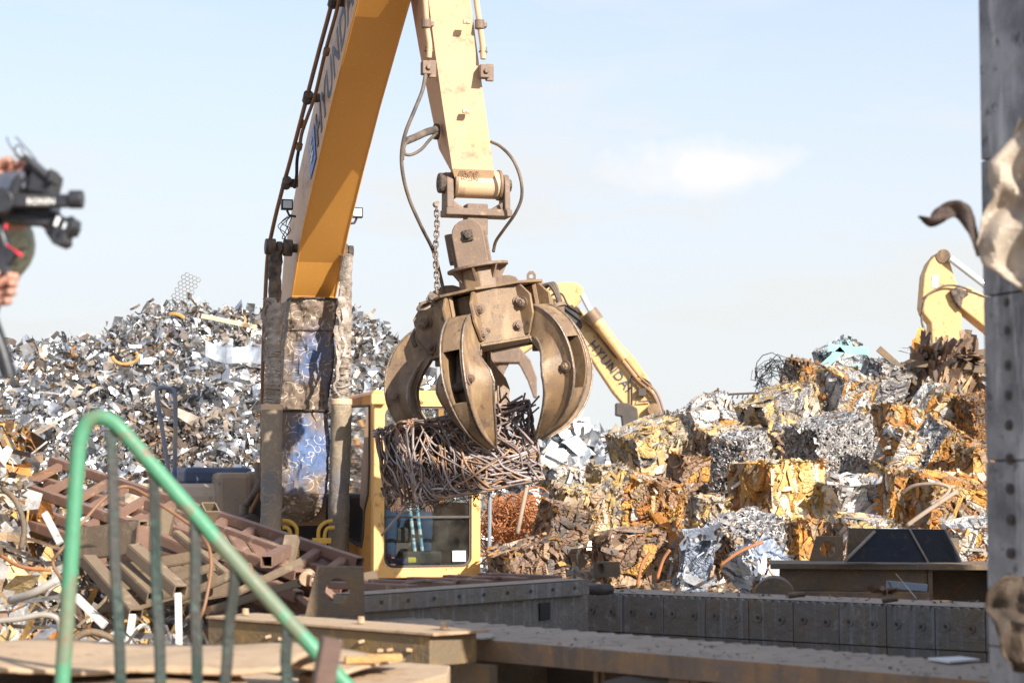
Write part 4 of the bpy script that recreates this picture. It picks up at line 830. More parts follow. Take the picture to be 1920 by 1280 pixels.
# things one can pick out on the silver heap
def hexmesh(a, U, W_, nu, nw, s_):
    m = MB(); 
    for i in range(nu):
        for j in range(nw):
            c = a + U * (i * s_ * 1.5) + W_ * (j * s_ * 1.732 + (s_ * .866 if i % 2 else 0)); m.tube([c + (U * math.cos(R(60 * k)) + W_ * math.sin(R(60 * k))) * s_ for k in range(6)], .006, 4, closed=True)
    return m
a = P(308, 590, 28.6); U = V((.48, .1, 1)).normalized(); W_ = V((1, .1, -.45)).normalized()
tag(hexmesh(a, U, W_, 14, 4, .034).build('perforated_strip', MT['coregrey']), 'honeycomb perforated strip standing upright on the crest of the silver heap', 'metal strip')
m = MB(); m.col = (.62, .64, .66, .5); rows = [[P(385 + i * 10, 640 + 6 * math.sin(i * .5) + i * 2.1 + j * 9 - 12 * (j == 1), 25.2 - j * .1 + .2 * math.sin(i)) for i in range(12)] for j in range(4)]; m.grid(rows)
tag(m.build('bent_sheet', MT['shiny']), 'long bent white-silver sheet lying below the crest beside the excavator boom', 'metal sheet')
m = MB(); m.col = (.5, .27, .08, 0); m.tube([P(235 + 24 * math.cos(t * .42 - .6), 668 + 15 * math.sin(t * .42 - .6), 25.6) for t in range(10)], .022, 6); tag(m.build('rusty_ring', MT['flake']), 'orange-brown curved hoop lying on the left slope of the silver heap', 'hoop')
m = MB(); m.col = (.46, .25, .08, 0); m.tube([P(318 + i * 4, 588 + .12 * (i - 2) ** 2 * 3, 27.0) for i in range(8)], .025, 6); tag(m.build('rusty_bar', MT['flake']), 'short curved rusty bar near the crest under the honeycomb strip', 'bar')
m = MB(); m.col = (.62, .52, .36, 0); m.box(P(430, 603, 26.6), (.75, .1, .06), rot=M4.Rotation(R(12), 3, 'Y')); tag(m.build('timber_batten', MT['flake']), 'pale straight batten on the crest of the silver heap left of the boom', 'batten')
# pale far heap between the cab and the bales
prof2 = [(900, 940), (985, 905), (1010, 855), (1030, 832), (1060, 815), (1085, 808), (1100, 830), (1125, 820), (1140, 838), (1165, 850), (1200, 860), (1300, 880)]
heap('scrap_heap', prof2, 32, 26, .2, 900, 1300, 3200, .13, [(WHIT, 8), (SILV, 3), (DULL, .7), (RUST, .3)], 'coregrey', 'distant pale heap of white and silver scrap between the cab and the bales', 'scrap heap', seed=8, rag=.3, curls=250, strips=120)
# rust coloured low heap behind the bales (fills between them, browned to deepen the gaps' shade)
OCH = [(.52, .34, .13, 0), (.57, .42, .22, 0), (.44, .30, .13, 0), (.38, .30, .21, 0), (.29, .24, .18, .1), (.50, .42, .32, 0)]
ORG = [(.50, .23, .05, 0), (.42, .18, .045, 0), (.52, .29, .08, 0), (.30, .16, .08, 0), (.36, .25, .15, 0)]
BRN = [(.28, .17, .105, 0), (.20, .13, .09, 0), (.36, .24, .15, 0), (.17, .135, .115, .1)]
GRY = [(.42, .40, .38, .5), (.30, .29, .29, .5), (.52, .50, .47, .4), (.22, .21, .22, .4), (.36, .33, .3, .2)]
WH2 = [(.62, .60, .57, .1), (.46, .46, .46, .4), (.50, .42, .34, 0), (.60, .59, .57, 0), (.34, .31, .28, .1)]
prof3 = [(890, 1075), (925, 1020), (1000, 950), (1090, 925), (1150, 880), (1200, 845), (1300, 815), (1400, 790), (1470, 762), (1540, 742), (1640, 735), (1760, 735), (1850, 755), (1950, 780), (2100, 800)]
heap('scrap_heap', prof3, 32, 20.9, .3, 890, 2100, 9000, .05, [(OCH, 2), (BRN, 4), (ORG, 2.5), (GRY, 1.3), (WH2, .5)], 'core', 'rust-coloured loose scrap filling the gaps between the bales on the right', 'scrap heap', mt='flake', seed=5, rag=.15, curls=700, strips=350)
# ================================================================== BALES
PAL = dict(och=[(OCH, 15), (GRY, 1.5), (BRN, 1)], org=[(ORG, 15), (OCH, 2), (WH2, .6)], brn=[(BRN, 15), (ORG, .8), (OCH, .7)], gry=[(GRY, 20), (BRN, .5)], wht=[(WH2, 14), (ORG, 1.2)], mix=[(GRY, 2.5), (OCH, 2), (ORG, 2), (WH2, 2)], pnk=[(WH2, 9), (OCH, 1), (ORG, 1.5)], blu=[([(.26, .30, .38, .2), (.36, .40, .46, .1), (.45, .47, .5, .2)], 9), (ORG, 1.3)], yel=[([(.58, .40, .16, 0), (.52, .30, .08, 0), (.62, .53, .38, 0)], 15), (ORG, 2)], trq=[([(.35, .60, .58, 0), (.6, .68, .68, .1), (.28, .30, .34, .3)], 5), (WH2, 2), (GRY, 3)], fin=[([(.42, .20, .06, 0), (.34, .15, .05, 0), (.52, .28, .08, 0)], 15), (BRN, 2)])
def bale(px, py, w_, h_, Y, yaw, roll, pal, label, cat='bale', dens=1.0, fs=1.0, style='flake', seed=0, pitch=0, pal2=None, dep=.85):
    random.seed(1000 + seed * 7 + int(px)); ppm = FPX / Y; ya = R(yaw); W0 = w_ / ppm / (math.cos(ya) + dep * abs(math.sin(ya))) * .95; H0 = h_ / ppm * .90; D0 = W0 * dep; roll += ru(-9, 9); pitch += ru(0, 20); Y += ru(-.35, .25); yaw += 0
    RT = M4.Rotation(R(roll), 3, 'Y') @ M4.Rotation(R(pitch), 3, 'X') @ M4.Rotation(ya, 3, 'Z'); c = P(px, py, Y + .25 * D0)
    cor = {}
    for i in (-1, 1):
        for j in (-1, 1):
            for k in (-1, 1): cor[i, j, k] = V((i * W0 / 2 * ru(.92, 1.06), j * D0 / 2 * ru(.92, 1.06), k * H0 / 2 * ru(.90, 1.05)))
    def tri(x, y, z):
        q = V((0, 0, 0))
        for (i, j, k), p_ in cor.items(): q += p_ * ((1 + i * x) / 2) * ((1 + j * y) / 2) * ((1 + k * z) / 2)
        r_ = 1 - .03 * (max(abs(x) + abs(y) + abs(z) - 2.2, 0)) * 1.3
        return c + RT @ (q * r_)
    faces = [('f', lambda u, v: (u, -1, v), W0, H0), ('l', lambda u, v: (-1, -u, v), D0, H0), ('r', lambda u, v: (1, u, v), D0, H0), ('t', lambda u, v: (u, v, 1), W0, D0), ('k', lambda u, v: (-u, 1, v), W0, H0), ('b', lambda u, v: (u, -v, -1), W0, D0)]
    m = MB(); m.m = 1; base = random.choice(pal[0][0])
    for fi, (nm, fn, la, lb) in enumerate(faces):
        n_ = 12 if nm in 'kb' else 52; rows = []; pw = pal2 if (pal2 and nm in 'l') else pal; nn_ = RT @ V(fn(0, 0)); cells = {}; an = ru(0, 3.14)
        U0 = (tri(*fn(.1, 0)) - tri(*fn(0, 0))).normalized(); V0 = (tri(*fn(0, .1)) - tri(*fn(0, 0))).normalized(); t1 = U0 * math.cos(an) + V0 * math.sin(an); t2 = nn_.cross(t1); sc1 = (4.5, 11) if style != 'stamp' else (15, 22)
        def cell(q):
            w_ = V((noise.noise(q * 5), noise.noise(q * 5 + V((9, 0, 0))), 0)) * .9; k_ = V((q.dot(t1) * sc1[0] / fs, q.dot(t2) * sc1[1] / fs, q.dot(nn_) * 3)) + w_
            d_, p_ = noise.voronoi(k_); key = (round(p_[0].x, 3), round(p_[0].y, 3))
            if key not in cells:
                rs = random.Random(hash(key) + fi); pz = [p2[0] for p2 in pw]; wz = [max(.02, p2[1] * (1 + 1.6 * noise.noise(q * 1.8 + V((k2 * 9, 0, 0))))) for k2, p2 in enumerate(pw)]
                cells[key] = (rs.choice(rs.choices(pz, wz)[0]), rs.uniform(-.022, .018), rs.uniform(-.25, .25), rs.uniform(-.25, .25), p_[0].copy())
            c_ = cells[key]; dv = k_ - c_[4]; return c_[0], c_[1] + c_[2] * dv.x * fs / sc1[0] + c_[3] * dv.y * fs / sc1[1] - (.022 if d_[1] - d_[0] < .08 else 0)
        cols = []
        for a in range(n_ + 1):
            row = []; cr_ = []
            for b in range(n_ + 1):
                u, v = a / n_ * 2 - 1, b / n_ * 2 - 1; q = tri(*fn(u, v)); cc_, dz = cell(q); e = min(1, 6 * (1 - max(abs(u), abs(v)))); row.append(q + nn_ * ((.02 * noise.noise(q * 4) - .010 + dz) * e)); cr_.append(cc_)
            rows.append(row); cols.append(cr_)
        for a in range(n_):
            for b in range(n_): m.col = cols[a][b]; m.add([rows[a][b], rows[a + 1][b], rows[a + 1][b + 1], rows[a][b + 1]], [(0, 1, 2, 3)])
    m.m = 0
    for fi, (nm, fn, la, lb) in enumerate(faces):
        if nm in 'kb': cnt = int(la * lb * 60 * dens)
        else: cnt = int(la * lb * (420 if style in ('stamp', 'fine', 'slab') else 55) * dens)
        pw = pal2 if (pal2 and nm in 'l') else pal; ang = ru(0, 3.14); U0 = (tri(*fn(.1, 0)) - tri(*fn(0, 0))).normalized(); V0 = (tri(*fn(0, .1)) - tri(*fn(0, 0))).normalized(); nn_ = U0.cross(V0).normalized()
        if nn_.dot(RT @ V(fn(0, 0))) < 0: nn_ = -nn_
        for i in range(cnt):
            u, v = ru(-1.0, 1.0), ru(-1.0, 1.0); q = tri(*fn(u, v)); m.col = random.choice(random.choices([p_[0] for p_ in pw], [max(.02, p_[1] * (1 + 1.5 * noise.noise(q * 1.8 + V((k_ * 9, 0, 0))))) for k_, p_ in enumerate(pw)])[0])
            a_ = ang + ru(-.6, .6) + 1.3 * noise.noise(q * 2.5); t1 = U0 * math.cos(a_) + V0 * math.sin(a_); Nn = (nn_ + rdir() * .30).normalized(); t1 = (t1 - Nn * t1.dot(Nn)).normalized(); t2 = Nn.cross(t1)
            if style == 'stamp' and rnd() < .55:
                r_ = ru(.02, .05) * fs; s0 = ru(0, 6.3); e_ = ru(2, 6.3); pts = [q + nn_ * ru(0, .02) + (t1 * math.cos(s0 + e_ * k / 7) + t2 * math.sin(s0 + e_ * k / 7)) * r_ for k in range(8)]; m.tube(pts, ru(.006, .012), 4)
            elif style == 'fine':
                L_ = ru(.015, .05); m.tube([q, q + (t1 + nn_ * ru(-.1, .9)).normalized() * L_, q + t1 * L_ * 1.6 + nn_ * ru(-.01, .02)], ru(.003, .007), 3)
            elif style == 'slab':
                a0 = ru(.12, .34) * fs; flake(m, q + nn_ * ru(0, .05), t1, t2, Nn, a0, a0 * ru(.08, .22), ru(-.25, .25), ru(-.3, .3))
            else:
                a0 = .038 * fs * math.exp(ru(-.8, .9)); flake(m, q + nn_ * ru(-.005, .022), t1, t2, Nn, a0, a0 * ru(.15, .5), ru(-.35, .35), ru(-.3, .3))
        # a few large folded sheets
        for i in range(int(la * lb * 5 * fs) if nm not in 'kb' and style not in ('stamp', 'fine') else 0):
            q = tri(*fn(ru(-.8, .8), ru(-.8, .8))); m.col = random.choice(pw[0][0]); a_ = ru(0, 3.1); t1 = U0 * math.cos(a_) + V0 * math.sin(a_); flake(m, q + nn_ * .006, t1, nn_.cross(t1), nn_, ru(.09, .2), ru(.03, .08), ru(-.05, .05), ru(-.06, .06))
    # edge fringe
    for i in range(int(28 * dens)):
        e = random.choice([(ru(-1, 1), -1, 1), (-1, -1, ru(-1, 1)), (1, -1, ru(-1, 1)), (-1, ru(-1, 1), 1), (1, ru(-1, 1), 1)]); q = tri(*e); m.col = random.choice(random.choice(pal)[0]); d = (rdir() + (q - c).normalized()).normalized(); Nn = d.orthogonal().normalized()
        flake(m, q, d, Nn.cross(d), Nn, ru(.02, .07), ru(.006, .03), ru(-.5, .5), 0)
    return tag(m.build('bale', [MT['flake'], MT['crush']]), label, cat, 'compressed scrap bales stacked in the pile on the right')
B = PAL
def YY(y): return 17.0 + (1095 - y) * (11.0 / 440)
BL = [
 (1557, 838, 172, 118, None, 26, 0, 'gry', 'grey stamped-metal bale standing square in the middle of the pile', dict(style='stamp', dens=2.0)),
 (1388, 872, 112, 128, None, 52, -8, 'gry', 'blue-grey bale leaning behind the big yellow bale', dict(style='stamp', dens=1.6)),
 (1455, 920, 195, 128, None, 36, 3, 'yel', 'large yellow and white bale with its left face coloured orange as if shaded, right of the blue-grey bale', dict(pal2=B['org'], dens=.9, fs=1.3)),  # orange palette on the left face stands for its shade
 (1600, 938, 110, 92, None, 12, 2, 'wht', 'white bale with red patches directly under the grey stamped-metal bale', dict(dens=.9, fs=1.4)),
 (1222, 946, 138, 108, None, -12, 14, 'org', 'tilted orange-brown bale above the dark gap left of the yellow bale', dict(dens=1.3)),
 (1684, 852, 88, 104, None, 30, 14, 'pnk', 'pinkish white bale right of the grey stamped-metal bale', dict(dens=1.1)),
 (1396, 1022, 160, 100, 17.5, 30, -3, 'gry', 'pale grey bale of punched metal with its left end coloured dark as if shaded, low in the pile', dict(style='stamp', dens=2.0, pal2=B['brn'])),  # brown palette puts the left end's shade into its colour
 (1420, 1062, 120, 100, 16.9, 40, -34, 'blu', 'blue-grey bale tipped on its corner at the foot of the pile', dict(dens=.9, fs=1.4)),
 (1300, 1050, 78, 120, 17.1, 18, 0, 'blu', 'narrow upright bale of grey-blue sheet with orange patches', dict(dens=.8, fs=1.7)),
 (1182, 1042, 150, 110, 17.2, 15, 2, 'brn', 'dark brown bale with a yellowish top behind the punched steel block', dict(dens=1.5)),
 (1052, 1000, 118, 120, 17.6, 30, 18, 'brn', 'brown rusted bale leaning right of the orange wire tangle', dict(dens=1.4)),
 (985, 1058, 150, 90, 17.2, 24, -18, 'brn', 'lowest brown bale beside the cab, sloping down to the left', dict(dens=1.4)),
 (1096, 950, 138, 84, None, 20, 8, 'och', 'yellowish flattened bale above the leaning brown bale', dict(dens=1.2)),
 (1218, 842, 160, 108, None, 28, -18, 'och', 'ochre bale sloping up to the right under the far excavator boom', dict(dens=1.2, fs=1.2)),
 (1322, 784, 120, 74, None, 22, -22, 'wht', 'white and ochre bale right of the foot of the far boom', dict(dens=1.1)),
 (1452, 770, 176, 76, None, 30, -10, 'och', 'wide flat ochre bale on the crest with layered sheets', dict(dens=1.3, fs=1.3)),
 (1372, 838, 150, 66, None, 20, 2, 'och', 'long brown and ochre bale tucked under the wide flat ochre bale', dict(dens=1.2, pal2=B['brn'])),
 (1500, 706, 76, 68, None, 40, 4, 'brn', 'small brown bale at the left end of the crest', dict(dens=1.3)),
 (1572, 672, 92, 62, None, 24, -14, 'trq', 'turquoise and silver bale topmost on the crest', dict(dens=1.1, fs=1.3)),
 (1578, 742, 122, 100, None, 42, 22, 'mix', 'diamond-tilted grey and ochre bale under the turquoise bale', dict(dens=1.2)),
 (1655, 722, 100, 96, None, 30, 14, 'gry', 'grey-ochre bale between the turquoise bale and the brown sheet bundle', dict(dens=1.3)),
 (1768, 706, 120, 92, None, 30, 0, 'brn', 'bundle bale of bent brown sheet strips on the crest near the column', dict(style='slab', dens=.9, fs=1.2)),
 (1836, 782, 84, 88, None, 22, 2, 'fin', 'fine orange turnings bale beside the column', dict(style='fine', dens=4.0)),
 (1757, 762, 96, 78, None, 40, 26, 'pnk', 'tan bale leaning on its edge under the brown sheet bundle', dict(dens=1.1)),
 (1680, 790, 104, 66, None, 24, 6, 'org', 'loosened orange bale behind the pinkish white bale', dict(dens=1.1)),
 (1768, 842, 122, 98, None, 34, 24, 'org', 'orange bale with silver sheet tilted down to the right', dict(dens=1.3, pal2=B['gry'])),
 (1832, 878, 84, 100, None, 24, 6, 'org', 'bright orange bale against the column at mid height', dict(dens=1.2, fs=1.2)),
 (1682, 932, 68, 112, None, 22, 6, 'org', 'upright orange bale right of the white bale with red patches', dict(dens=1.3)),
 (1775, 942, 150, 100, None, 18, 6, 'org', 'wide orange bale with bent grey pipes across it', dict(dens=1.2)),
 (1512, 1012, 96, 84, 18.0, 26, -6, 'org', 'dull orange bale right of the punched pale grey bale', dict(dens=1.2)),
 (1620, 1010, 120, 84, 18.2, 10, 3, 'mix', 'grey-brown bale behind the dark steel plates', dict(dens=1.1)),
 (1822, 1018, 110, 88, 18.0, 12, 4, 'wht', 'white and orange bale low beside the column', dict(dens=1.1)),
 (1330, 962, 80, 70, None, 20, 10, 'och', 'small ochre bale left of the large yellow bale', dict(dens=1.1)),
 (1140, 908, 100, 74, None, 30, -6, 'och', 'ochre bale under the pale distant heap', dict(dens=1.1)),
 (1290, 892, 86, 84, None, 30, 10, 'brn', 'brown bale in the shadowed gap left of the blue-grey bale', dict(dens=1.1)),
 (1055, 905, 90, 60, None, 30, 4, 'pnk', 'pale flat bale above the orange wire tangle', dict(dens=1.1)),
]
for i, (x, y, w_, h_, Y, yaw, roll, pal, lab, kw) in enumerate(BL):
    bale(x, y, w_, h_, Y or YY(y), yaw, roll, B[pal], lab, seed=i, **kw)
random.seed(77)
# loose pieces lying on the bales
def ptube(name, pts, r, mt, lab, cat, k=6):
    m = MB(); m.tube(spline([P(*q) for q in pts], k), r, 8); return tag(m.build(name, MT[mt] if isinstance(mt, str) else mt, smooth='all'), lab, cat)
ptube('bent_pipe', [(1690, 925, 19.4), (1715, 910, 19.3), (1760, 907, 19.2), (1780, 916, 19.2), (1765, 935, 19.1), (1745, 945, 19.1)], .018, 'dustbody', 'pale bent pipe hooked across the wide orange bale', 'pipe')
ptube('bent_pipe', [(1700, 985, 18.9), (1735, 960, 18.9), (1795, 920, 19.0)], .022, 'dustbody', 'pale straight pipe lying across the wide orange bale below the hooked one', 'pipe')
for (x, y, Y, a, L_, lab) in ((1700, 700, 26.4, 42, 1.0, 'long brown strip slanting down the left side of the sheet bundle'), (1790, 668, 26.4, -8, .9, 'brown strip sticking out to the right at the top of the sheet bundle'), (1765, 684, 26.2, 3, .8, 'broad tan strip across the sheet bundle'), (1808, 690, 26.3, 6, .6, 'short dark strip end sticking out right of the sheet bundle')):
    m = MB(); m.box(P(x, y, Y), (L_, .03, .09), rot=M4.Rotation(R(a), 3, 'Y')); tag(m.build('steel_strip', MT['hide'], bevel=.006), lab, 'steel strip', 'loose steel strips')
m = MB(); m.box(P(1548, 683, 27.2), (.62, .04, .1), rot=M4.Rotation(R(-42), 3, 'Y')); m.box(P(1590, 655, 27.2), (.55, .04, .1), rot=M4.Rotation(R(6), 3, 'Y')); tag(m.build('turquoise_rail', MT['turq']), 'bent turquoise rail folded over the topmost bale', 'rail')
m = MB()
for i in range(26): s0 = ru(0, 6); c = P(1452 + ru(-8, 12), 706 + ru(-8, 18), 26); m.tube([c + V((math.cos(s0 + k * .5), ru(-.1, .1), math.sin(s0 + k * .5))) * ru(.10, .28) for k in range(9)], .006, 4)
tag(m.build('wire_coil', MT['black']), 'loose black wire coil beside the small brown bale on the crest', 'wire')
m = MB()
for i in range(11): m.tube([P(1366 + i * 9.5, 739 - i * .4, 25.6), P(1363 + i * 9.5, 747 - i * .4, 25.55)], .012, 4)
m.tube([P(1364, 739, 25.6), P(1470, 734, 25.6)], .014, 5); m.tube([P(1366, 739, 25.6), P(1364, 760, 25.6)], .014, 5); tag(m.build('wire_ladder', MT['darkrust']), 'thin toothed wire strip along the top of the wide flat ochre bale', 'wire strip')
for (pts, lab) in (([(1195, 1098, 16.6), (1203, 1060, 16.6), (1218, 1035, 16.7)], 'curved orange rod standing before the dark brown bale'), ([(1232, 1085, 16.6), (1243, 1050, 16.6), (1256, 1030, 16.6)], 'thin orange rod right of the curved one'), ([(1350, 1060, 16.4), (1385, 1035, 16.4), (1430, 1015, 16.5)], 'tan rod lying over the tipped blue-grey bale')):
    ptube('rusty_rod', pts, .014, 'wire', lab, 'rod')
m = MB()
for i in range(420):
    c = P(ru(925, 1005), ru(945, 1015), ru(18.3, 19.4)); A, B_ = rdir(), rdir(); r_ = ru(.05, .2); s0 = ru(0, 6)
    B_ = (B_ - A * A.dot(B_)).normalized(); m.tube([c + (A * math.cos(s0 + k * .45) + B_ * math.sin(s0 + k * .45)) * r_ for k in range(7)], .0065, 3)
tag(m.build('wire_tangle', MT['wire']), 'bright orange tangle of rusty wire right of the cab', 'wire tangle', kind='stuff')
ptube('rusty_rod', [(970, 1000, 17.9), (978, 960, 17.9), (990, 900, 18.0)], .02, 'dustbody', 'pale thin rod leaning against the orange wire tangle', 'rod')
# ================================================================== FAR EXCAVATORS
def polyx(m, pts, Y, th, dY=0):
    m.prism([P(x, y, Y) for x, y in pts], V((0, th, 0)))
Y2 = 42
e2 = thing('excavator', V((P(1240, 900, Y2).x, Y2 + .3, 0)), 'distant yellow excavator whose boom slopes down to the right behind the bales', 'excavator')
m = MB(); polyx(m, [(1062, 590), (1080, 572), (1098, 588), (1140, 620), (1188, 668), (1215, 706), (1238, 765), (1250, 830), (1256, 900), (1215, 900), (1190, 800), (1180, 770), (1150, 735), (1120, 690), (1082, 630)], Y2, .62); bm2 = m.build('boom', MT['far_paint'], e2, bevel=.03)
U2 = (P(1155, 692, Y2) - P(1105, 630, Y2)).normalized(); textmesh('HYUNDAI', .27, 'lettering', MT['letter'], bm2, P(1102, 646, Y2) - V((0, .012, 0)), U2, V((0, -1, 0)).cross(U2), .006, bold=.003, spacing=1.12)
m = MB(); polyx(m, [(1020, 545), (1028, 533), (1060, 528), (1082, 529), (1094, 540), (1094, 556), (1080, 575), (1060, 598), (1030, 628), (985, 660), (925, 690), (915, 678), (960, 640), (1010, 585)], Y2 + .1, .42); am2 = m.build('arm', MT['far_paint'], e2, bevel=.03)
for k in range(3):
    m = MB(); c = P(1033 + k * 5, 539, Y2 + .08); m.box(c, (.035, .02, .1), rot=M4.Rotation(R(25), 3, 'Y')); m.build('slot', MT['dark'], am2)
m = MB(); c = P(1067, 590, Y2 - .05); polyx(m, [(1055, 580), (1065, 568), (1085, 590), (1092, 612), (1080, 625), (1066, 600)], Y2 - .06, .8); m.build('knuckle', MT['dark'], e2, bevel=.03)
a, b, c_ = P(1091, 552, Y2 - .25), P(1112, 592, Y2 - .25), P(1172, 672, Y2 - .25)
m = MB(); m.cyl(a, b, .06, n=12); cy = m.build('arm_cylinder', MT['lens'], e2, smooth=True)
m = MB(); m.cyl(b, c_, .12, n=14); m.build('barrel', MT['far_paint'], cy, smooth=True)
m = MB(); d = (c_ - b).normalized(); m.cyl(b - d * .12, b + d * .14, .16, n=14); m.build('gland', MT['grap'], cy, smooth=True)
for off, r_ in ((0, .03), (5, .025)):
    m = MB(); m.tube(spline([P(x + off, y - off, Y2 - .12) for x, y in ((1088, 598), (1115, 622), (1150, 665), (1165, 675), (1195, 712), (1225, 740), (1240, 780), (1247, 805))], 5), r_, 6); m.build('pipe', MT['pipe'], e2, smooth='all')
for pts in (((1034, 596), (1032, 560), (1040, 551), (1054, 552), (1065, 572), (1080, 582), (1090, 590)), ((1048, 552), (1058, 575), (1075, 590), (1088, 600)), ((1195, 705), (1215, 715), (1224, 730)), ((1184, 705), (1184, 760), (1181, 800))):
    m = MB(); m.tube(spline([P(x, y, Y2 - .08) for x, y in pts], 5), .022, 6); m.build('hose', MT['black'], e2, smooth='all')
m = MB(); polyx(m, [(1155, 755), (1178, 755), (1195, 765), (1198, 790), (1180, 798), (1168, 798), (1166, 780), (1155, 778)], Y2 - .3, .5); m.build('cylinder_bracket', MT['dark'], e2, bevel=.02)
m = MB(); m.cyl(P(1226, 767, Y2 - .25), P(1226, 767, Y2 + .9), .13, n=14); m.cyl(P(1226, 770, Y2 - .15), P(1224, 840, Y2 - .15), .09, n=12); m.build('boom_cylinder', MT['grap'], e2, smooth=True)
m = MB(); c = P(1204, 735, Y2 - .1); m.box(c, (.16, .12, .16)); m.tube([c, c + V((-.08, 0, -.2)), c + V((.2, 0, -.18))], .02, 5); m.build('work_lamp', MT['dark'], e2, bevel=.02)
bxs = P(1330, 900, Y2 + 1); m = MB(); m.box(V((bxs.x + .8, Y2 + .8, 1.6)), (3.6, 2.6, 1.5)); m.build('house', MT['far_paint'], e2, bevel=.1)
m = MB(); m.box(V((bxs.x + .6, Y2 + .4, .5)), (4.2, .7, .9)); m.box(V((bxs.x + .6, Y2 + 2.6, .5)), (4.2, .7, .9)); m.build('crawler_track', MT['dark'], e2, bevel=.2)
# its grapple, seen through the near one
g2 = thing('orange_peel_grapple', P(960, 745, Y2), 'second grapple seen far off through the gap between the near claws', 'grapple')
def arc(pts, th, Y, name, mt):
    m = MB(); pts = spline([P(x, y, Y) for x, y, w_ in pts], 6); ws = []
    return pts
for pts in ([(930, 662, 5), (948, 655, 9), (968, 660, 11), (985, 680, 11), (998, 710, 9), (1004, 745, 3)], [(955, 672, 4), (940, 690, 8), (932, 715, 7), (938, 745, 2)]):
    m = MB(); top_ = []; bot = []
    for i, (x, y, w_) in enumerate(pts):
        x0, y0, _ = pts[max(i - 1, 0)]; x1, y1, _ = pts[min(i + 1, len(pts) - 1)]; dx, dy = x1 - x0, y1 - y0; l_ = math.hypot(dx, dy); nx, ny = -dy / l_, dx / l_; top_.append((x + nx * w_, y + ny * w_)); bot.append((x - nx * w_, y - ny * w_))
    polyx(m, top_ + bot[::-1], Y2 - .2, .35); m.build('claw', MT['hub'], g2, bevel=.02)
m = MB(); m.box(P(945, 668, Y2), (.7, .6, .3)); m.build('hub', MT['hub'], g2, bevel=.03)
# third excavator, upper right
Y3 = 40
e3 = thing('excavator', V((P(1900, 900, Y3).x, Y3 + .3, 0)), 'yellow excavator arm rising behind the crest of the bales beside the column', 'excavator')
m = MB(); polyx(m, [(1733, 515), (1742, 492), (1757, 474), (1772, 474), (1779, 482), (1790, 520), (1804, 552), (1804, 600), (1802, 720), (1750, 720), (1748, 640), (1746, 605), (1732, 588), (1728, 575)], Y3, .5); a3_ = m.build('arm', MT['far_paint'], e3, bevel=.03)
m = MB(); m.cyl(P(1769, 480, Y3 - .06), P(1769, 480, Y3 + .55), .14, n=14); m.build('arm_pin', MT['grap'], a3_, smooth=True)
m = MB(); polyx(m, [(1800, 542), (1815, 536), (1862, 560), (1925, 620), (1990, 720), (2010, 900), (1960, 900), (1930, 720), (1880, 640), (1800, 575)], Y3 - .1, .65); m.build('boom', MT['far_paint'], e3, bevel=.03)
m = MB(); polyx(m, [(1782, 545), (1795, 537), (1812, 545), (1818, 552), (1806, 560), (1803, 580), (1790, 565)], Y3 - .14, .75); m.build('knuckle', MT['grease'], e3, bevel=.03)
m = MB(); m.cyl(P(1781, 484, Y3 - .1), P(1880, 560, Y3 - .1), .07, n=12); m.build('arm_cylinder', MT['lens'], e3, smooth=True)
m = MB(); polyx(m, [(1748, 516), (1760, 516), (1759, 540), (1747, 538)], Y3 - .012, .01); m.build('sign_plate', MT['paper'], a3_)
for pts in (((1728, 590), (1734, 560), (1750, 545), (1775, 535), (1800, 537), (1822, 545)), ((1727, 588), (1730, 610), (1742, 635), (1747, 660)), ((1812, 545), (1830, 550), (1855, 560))):
    m = MB(); m.tube(spline([P(x, y, Y3 - .1) for x, y in pts], 5), .022, 6); m.build('hose', MT['hose'], e3, smooth='all')
m = MB(); c = P(2010, 900, Y3); m.box(V((c.x + .8, Y3 + .8, 1.6)), (3.6, 2.6, 1.5)); m.build('house', MT['far_paint'], e3, bevel=.1)
m = MB(); m.box(V((c.x + .6, Y3 + .4, .5)), (4.2, .7, .9)); m.box(V((c.x + .6, Y3 + 2.6, .5)), (4.2, .7, .9)); m.build('crawler_track', MT['dark'], e3, bevel=.2)

# ================================================================== BALING PRESS
pr = thing('baling_press', V((.6, 8, 0)), 'long steel baling press in the shade with an open pit lined with bolted wear plates', 'baling press')
ZT = 2.05
def flat(name, px, z, th, mt, par, bev=.004, mt2=None, jag=None):
    pts = [Z(x, y, z) for x, y in px]; m = MB(); n_ = len(pts); dn = V((0, 0, -th))
    m.add(pts, [tuple(range(n_))]); m.m = 1; low = [p_ + dn for p_ in pts]
    m.add(pts + low, [(i, (i + 1) % n_, n_ + (i + 1) % n_, n_ + i) for i in range(n_)]); m.add(low, [tuple(range(n_))[::-1]])
    return m.build(name, [MT[mt], MT[mt2 or mt]], par)
# near deck with a worn, scalloped back edge
back = [(560, 1151)]
random.seed(5)
x = 690
while x < 2080: 
    yb_ = 1149 + (x - 690) * .0795; back += [(x, yb_ + 1.5), (x + 18, yb_ + 1.2), (x + 24, yb_ + 4.5), (x + 30, yb_ + 4.5)]; x += 34
flat('near_deck', back + [(2080, 1296), (820, 1191), (600, 1172), (560, 1166)], ZT, .072, 'deck', pr, mt2='deckedge')
D1 = (Z(1920, 1275, ZT) - Z(820, 1190, ZT)).normalized(); D2 = V((-D1.y, D1.x, 0))
if D2.y < 0: D2 = -D2
